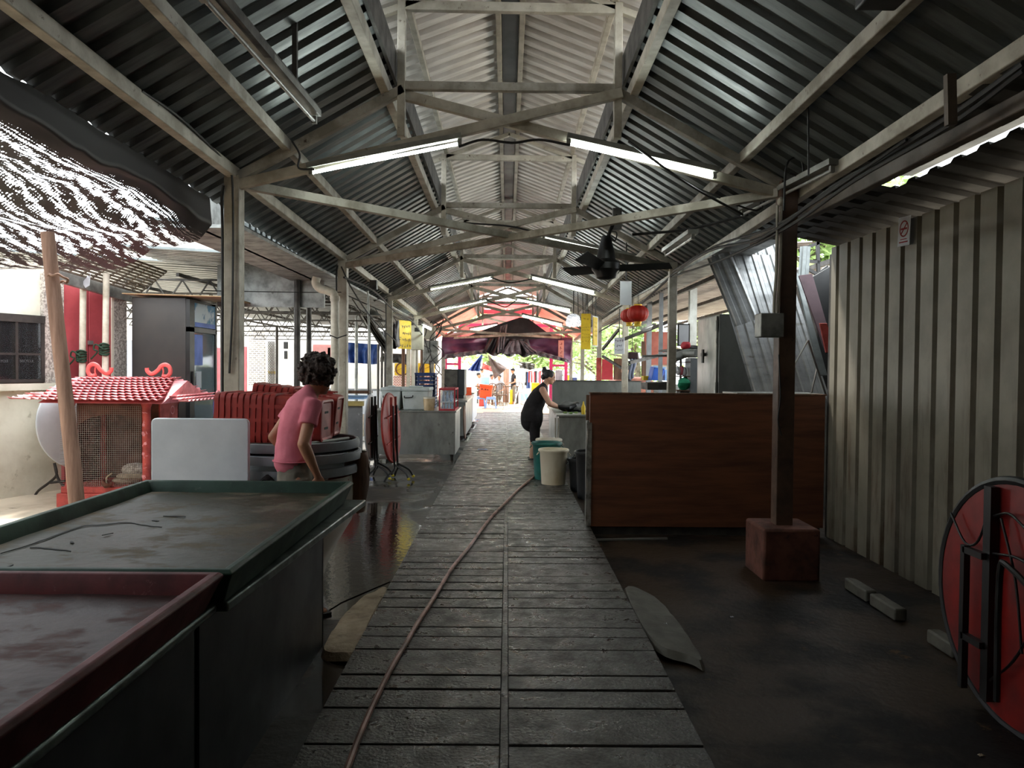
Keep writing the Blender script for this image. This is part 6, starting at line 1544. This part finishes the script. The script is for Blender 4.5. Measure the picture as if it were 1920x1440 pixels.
def tree(x, y, h, r, label, n=2600, trunk=.18, low=1.6, seed=0):
    random.seed(seed); t = thing('tree', label, 'tree', (x, y, ZF), 'trees around the yard')
    part(t, 'trunk', MB().tube(cr([(x,y,ZF),(x+.1,y,h*.3),(x-.15,y+.1,h*.6),(x,y,h*.85)], 4), [trunk*(1-.04*i) for i in range(13)], 10), M['bark'])
    br = MB(); 
    for i in range(9):
        a = random.uniform(0,2*PI); z = random.uniform(low*.9,h*.7); br.tube([(x,y,z),(x+math.cos(a)*r*.45,y+math.sin(a)*r*.45,z+.5),(x+math.cos(a)*r*.85,y+math.sin(a)*r*.85,z+.6)], [.07,.05,.02], 6)
    part(t, 'branches', br, M['bark'])
    cl = [(V(x+random.uniform(-1,1)*r*.75, y+random.uniform(-1,1)*r*.75, random.uniform(low,h)), random.uniform(.25,.5)*r) for _ in range(26)]
    mb = MB()
    for i in range(n):
        c, q = random.choice(cl); d = V(random.gauss(0,1),random.gauss(0,1),random.gauss(0,1)).normalized()
        p = c + d*q*random.uniform(.6,1); a = V(random.gauss(0,1),random.gauss(0,1),random.gauss(0,.6)).normalized(); b = a.orthogonal().normalized(); s = random.uniform(.09,.19)
        mb.add([p-a*s, p+b*s*.5, p+a*s, p-b*s*.5], [(0,1,2,3)])
    part(t, 'foliage', mb, M['leaf'])
tree(1.3, 42, 4.4, 3.0, 'leafy tree right of the far yard, its trunk behind the dark netting', seed=1, n=5200, low=1.9, trunk=.3)
tree(-1.2, 46, 4.4, 2.8, 'leafy tree farther back in the middle of the far yard', seed=2, n=3500, low=2.4)
tree(4.6, 38, 4.6, 2.4, 'leafy tree seen past the right end of the tarpaulin', seed=3, n=2600, low=1.2)
tree(8.6, 33, 6, 2.6, 'leafy tree behind the right-hand stalls', seed=4, n=2000, low=1.8)
tree(7.5, 17.6, 6.6, 1.5, 'tree showing in the bright gap beside the sheet wall', seed=5, n=5000, low=2.6)
tree(5.2, 30, 5, 1.2, 'small leafy tree between the right-hand posts', seed=6, n=1300, low=.9)
struct('building_far_right', MB().bx(4.4, 9.5, 50, 50.5, ZF, 5.5), pm('pale_blue_building', 'cdd9e6', 'b4c4d6', 3, .8, 0, 0))
single('parked_car', MB().prism([V(3.2,27,ZF+.25),V(3.2,27,.75),V(3.7,27,.8),V(4.05,27,1.18),V(5.2,27,1.2),V(5.6,27,.85),V(6.1,27,.78),V(6.1,27,ZF+.25)], (0,1.5,0)).cyl((3.8,26.98,.22),(3.8,27.2,.22),.3).cyl((5.4,26.98,.22),(5.4,27.2,.22),.3), M['maroonblock'], 'red car roofline seen low between the right-hand posts', 'car', bevel=.06)
# yard clutter
def yardbox(name, px0, py0, px1, py1, Y, dep, m, label, cat):
    a, c = at(px0,py0,Y), at(px1,py1,Y); return single(name, MB().bx(a.x, c.x, Y, Y+dep, max(ZF, c.z) if c.z > .1 else ZF, a.z), M[m], label, cat, bevel=.01)
yardbox('yellow_bin', 997, 718, 1011, 752, 28.0, .5, 'yellow', 'yellow bin half behind the person in black', 'bin')
yardbox('blue_tub', 902, 707, 917, 726, 32.6, .4, 'lblue', 'light blue container behind the orange ice box', 'container')
yardbox('blue_basin', 977, 738, 990, 752, 31.0, .5, 'lblue', 'light blue basin on the ground right of the white stand', 'basin')
yardbox('gas_cylinder', 956, 731, 961, 752, 31.2, .2, 'yellow', 'narrow yellow cylinder standing beside the wooden post', 'cylinder')
yardbox('white_rack', 876, 690, 890, 752, 30.0, .3, 'white', 'tall white rack beside the dark cabinet', 'rack')
yardbox('red_board', 898, 747, 908, 764, 29.4, .1, 'redpaint', 'dark red panel behind the left light blue stool', 'board')
yardbox('grey_locker', 1042, 694, 1055, 714, 26.5, .4, 'greyp', 'grey cabinet just right of the tied-up hair', 'cabinet')
yardbox('orange_tub', 1063, 703, 1073, 716, 29, .4, 'yellow', 'small orange-yellow tub by the far right post', 'container')
yardbox('purple_tub', 1074, 708, 1082, 716, 29, .4, 'navy', 'small purple tub beside the orange-yellow one', 'container')
random.seed(17)
for i in range(11):
    px = 984 + i*3.4; m = ['paper','blackcloth','navy','redp','paper','crimson','blackcloth','greyp','pinkshirt','redp','paper'][i]
    a = at(px,696+ (i%3),36.0); w = .075
    single('garment', MB().sheet(lambda u, v: (a.x+(u-.5)*w*2*(1+.3*v), 36+.03*math.sin(u*9+i), a.z-(.55+.12*(i%3))*v), 8, 6, .02), M[m], ['white','black','navy','red','pale','crimson','dark','grey','pink','bright red','cream'][i] + f' garment on the clothes rail, {["first","second","third","fourth","fifth","sixth","seventh","eighth","ninth","tenth","last"][i]} from the left', 'garment', 'clothes hung at the back of the yard')
a, b = at(980,696,36), at(1024,696,36)
t = thing('clothes_rail', 'metal rail of clothes under the dark netting', 'rail', (a.x, 36, ZF)); part(t, 'rail', MB().beam((a.x,36.0,a.z+.01),(b.x,36.0,a.z+.01),.03,.03), M['steel'])
for x in (a.x, b.x): part(t, 'upright', MB().beam((x,36,ZF),(x,36,a.z),.04,.04), M['steel'])
yardbox('yard_wall', 905, 690, 1030, 745, 37.5, .1, 'whitewall', 'pale wall closing the back of the yard', 'wall panel')
def chair(px, Y, rz, label):
    b = at(px,745,Y); t = thing('chair', label, 'chair', (0,0,0)); m = M['brownpost']
    part(t, 'seat', MB().bx(-.2,.2,-.2,.2,.43,.46), m); part(t, 'backrest', MB().tube(cr([(-.2,.2,.45),(-.19,.24,.8),(0,.26,.92),(.19,.24,.8),(.2,.2,.45)],4), .016, 6).beam((0,.2,.45),(0,.26,.9),.03,.02), m)
    for x in (-.18,.18):
        for y in (-.18,.18): part(t, 'leg', MB().beam((x,y,0),(x*.95,y*.95,.44),.025,.025), m)
    t.location = (b.x, Y, ZF); t.rotation_euler = (0,0,rz)
for i, (px, Y, rz) in enumerate(((927,30.2,2.8),(934,30.0,3.3),(941,30.4,3.0),(962,33.0,.4),(968,32.6,-.5))):
    chair(px, Y, rz, 'brown metal chair in the yard, ' + ['leftmost of the row', 'second of the row', 'third of the row, by the wooden post', 'just right of the wooden post', 'rightmost behind the standing person'][i])
b = at(930,738,31.2); t = thing('yard_table', 'dark table where the group in the yard sits', 'table', (b.x,31.5,ZF)); part(t, 'top', MB().bx(b.x-.9,b.x+1.0,31.6,32.6,.68,.72), M['woodd']); 
for x in (-.8,.9): part(t, 'leg', MB().bx(b.x+x-.03,b.x+x+.03,31.8,31.86,ZF,.68), M['darksteel'])
# rubble strip of leaves on the bright ground
lm = MB()
for i in range(260):
    px = random.uniform(905,1000); py = random.uniform(752,768); p = onz(px, py, ZF+.01); s = random.uniform(.03,.09); a = random.uniform(0,PI)
    lm.add([p+V(math.cos(a)*s,math.sin(a)*s,0), p+V(-math.sin(a)*s*.4,math.cos(a)*s*.4,.01), p-V(math.cos(a)*s,math.sin(a)*s,0), p+V(math.sin(a)*s*.4,-math.cos(a)*s*.4,0)], [(0,1,2,3)])
single('fallen_leaves', lm, M['patch'], 'scatter of dry leaves on the bright ground beyond the walkway', 'leaves', kind='stuff')

# ================================================================ buildings seen through the left side
YF = 28.0
struct('wall_far_left', MB().bx(-14.5, -3.0, YF, YF+.3, ZF, 6.5), M['whitewall'])
def face(name, px0, py0, px1, py1, m, label, cat='panel', th=.05, kind=None, off=0):
    a, c = at(px0,py0,YF), at(px1,py1,YF); return single(name, MB().bx(a.x, c.x, YF-th-off, YF-off, c.z, a.z), M[m], label, cat, kind=kind)
face('brick_screen', 467, 622, 497, 723, 'brick', 'grey brick screen panel on the far white building')
face('red_shutter', 404, 652, 415, 742, 'reddoor', 'left strip of red shutter far behind the nearest cream post')
face('red_shutter', 419, 652, 427, 742, 'reddoor', 'middle strip of red shutter far behind the nearest cream post')
face('red_shutter', 457, 650, 463, 742, 'reddoor', 'right strip of red shutter far behind the nearest cream post')
lt = MB(); a, c = at(503,640,YF), at(516,722,YF); W_ = c.x-a.x; H_ = a.z-c.z
for i in range(4):
    for j in range(16):
        x = a.x+W_*i/4; z = c.z+H_*j/16; lt.beam((x,YF-.06,z),(x+W_/4,YF-.06,z+H_/16),.02,.02); lt.beam((x+W_/4,YF-.07,z),(x,YF-.07,z+H_/16),.02,.02)
single('lattice_gate', lt, M['frame'], 'diamond lattice gate beside the grey brick screen', 'gate')
face('yellow_patch', 503, 696, 516, 701, 'yellow', 'small yellow notice behind the lattice gate', 'notice', .02, off=.01)
face('black_poster', 532, 641, 540, 654, 'blackink', 'upper of two black and white posters on the far white wall', 'poster', .02)
face('black_poster', 533, 658, 539, 673, 'blackink', 'lower of two black and white posters on the far white wall', 'poster', .02)
face('pink_panel', 587, 646, 620, 680, 'pinksheet', 'pale pink panel far behind the head of the person in pink')
face('window_shutter', 615, 652, 620, 675, 'wood', 'narrow beige shutter beside the pale pink panel')
face('brick_wall', 738, 705, 822, 742, 'redbrick', 'low red brick wall far behind the ice boxes', 'wall panel', .08)
face('banner', 741, 681, 768, 704, 'yellow', 'left half of a yellow banner over the red brick wall', 'banner', .04, off=.09)
face('banner', 784, 681, 816, 704, 'yellow', 'right half of a yellow banner over the red brick wall', 'banner', .04, off=.09)
for px, l in ((754,'left'),(799,'right')):
    c = at(px,692,YF-.14); single('banner_drawing', ring(frame3(c, (1,0,0), (0,0,1)), (0,0), .26, .05, 0).join(MB().beam(c+V(-.3,0,-.1), c+V(.25,0,.15), .04, .01)), M['maroonblock'], f'brown round drawing on the {l} half of the yellow banner', 'drawing')
cloth('blue_awning', [(648,642),(713,646),(706,683),(648,680)], 22.0, M['bluetarp'], 'blue tarpaulin awning hanging under the left shed roof', .06, 4)
cloth('grey_awning', [(715,662),(762,664),(762,682),(712,678)], 23.0, M['darksteel'], 'dark grey awning edge left of the beige meter box', .04, 3)
cloth('torn_tarp', [(668,575),(690,590),(735,655),(720,662)], 13.5, M['darksteel'], 'dark torn tarpaulin slanting down under the left eave', .07, 3, dy=(0,0,1,1))
cloth('dark_drape', [(715,625),(748,600),(748,652),(722,655)], 15.5, M['blacktarp'], 'black sheet bunched behind the yellow stall sign', .06, 3)
single('box_fitting', MB().bx(at(693,520,10.4).x, at(706,520,10.4).x, 10.4, 10.5, at(700,542,10.4).z, at(700,525,10.4).z), M['darksteel'], 'small dark box fitting under the left eave above the thin bright pole', 'box')
single('pendant_shade', MB().lathe([(.02,.10),(.06,.08),(.17,.0),(.16,0)], at(697,592,12.0), 20), M['fixture'], 'white enamel lamp shade under the left eave', 'lamp shade')
t = thing('low_wall', 'row of pale counter backs beyond the left shed posts', 'wall panel', (-5.4, 24, ZF)); part(t, 'panel', MB().bx(-8, -3.5, 24, 24.1, ZF, .72), M['white']); part(t, 'coping', MB().bx(-8,-3.5,23.95,24.15,.72,.78), M['greyp'])
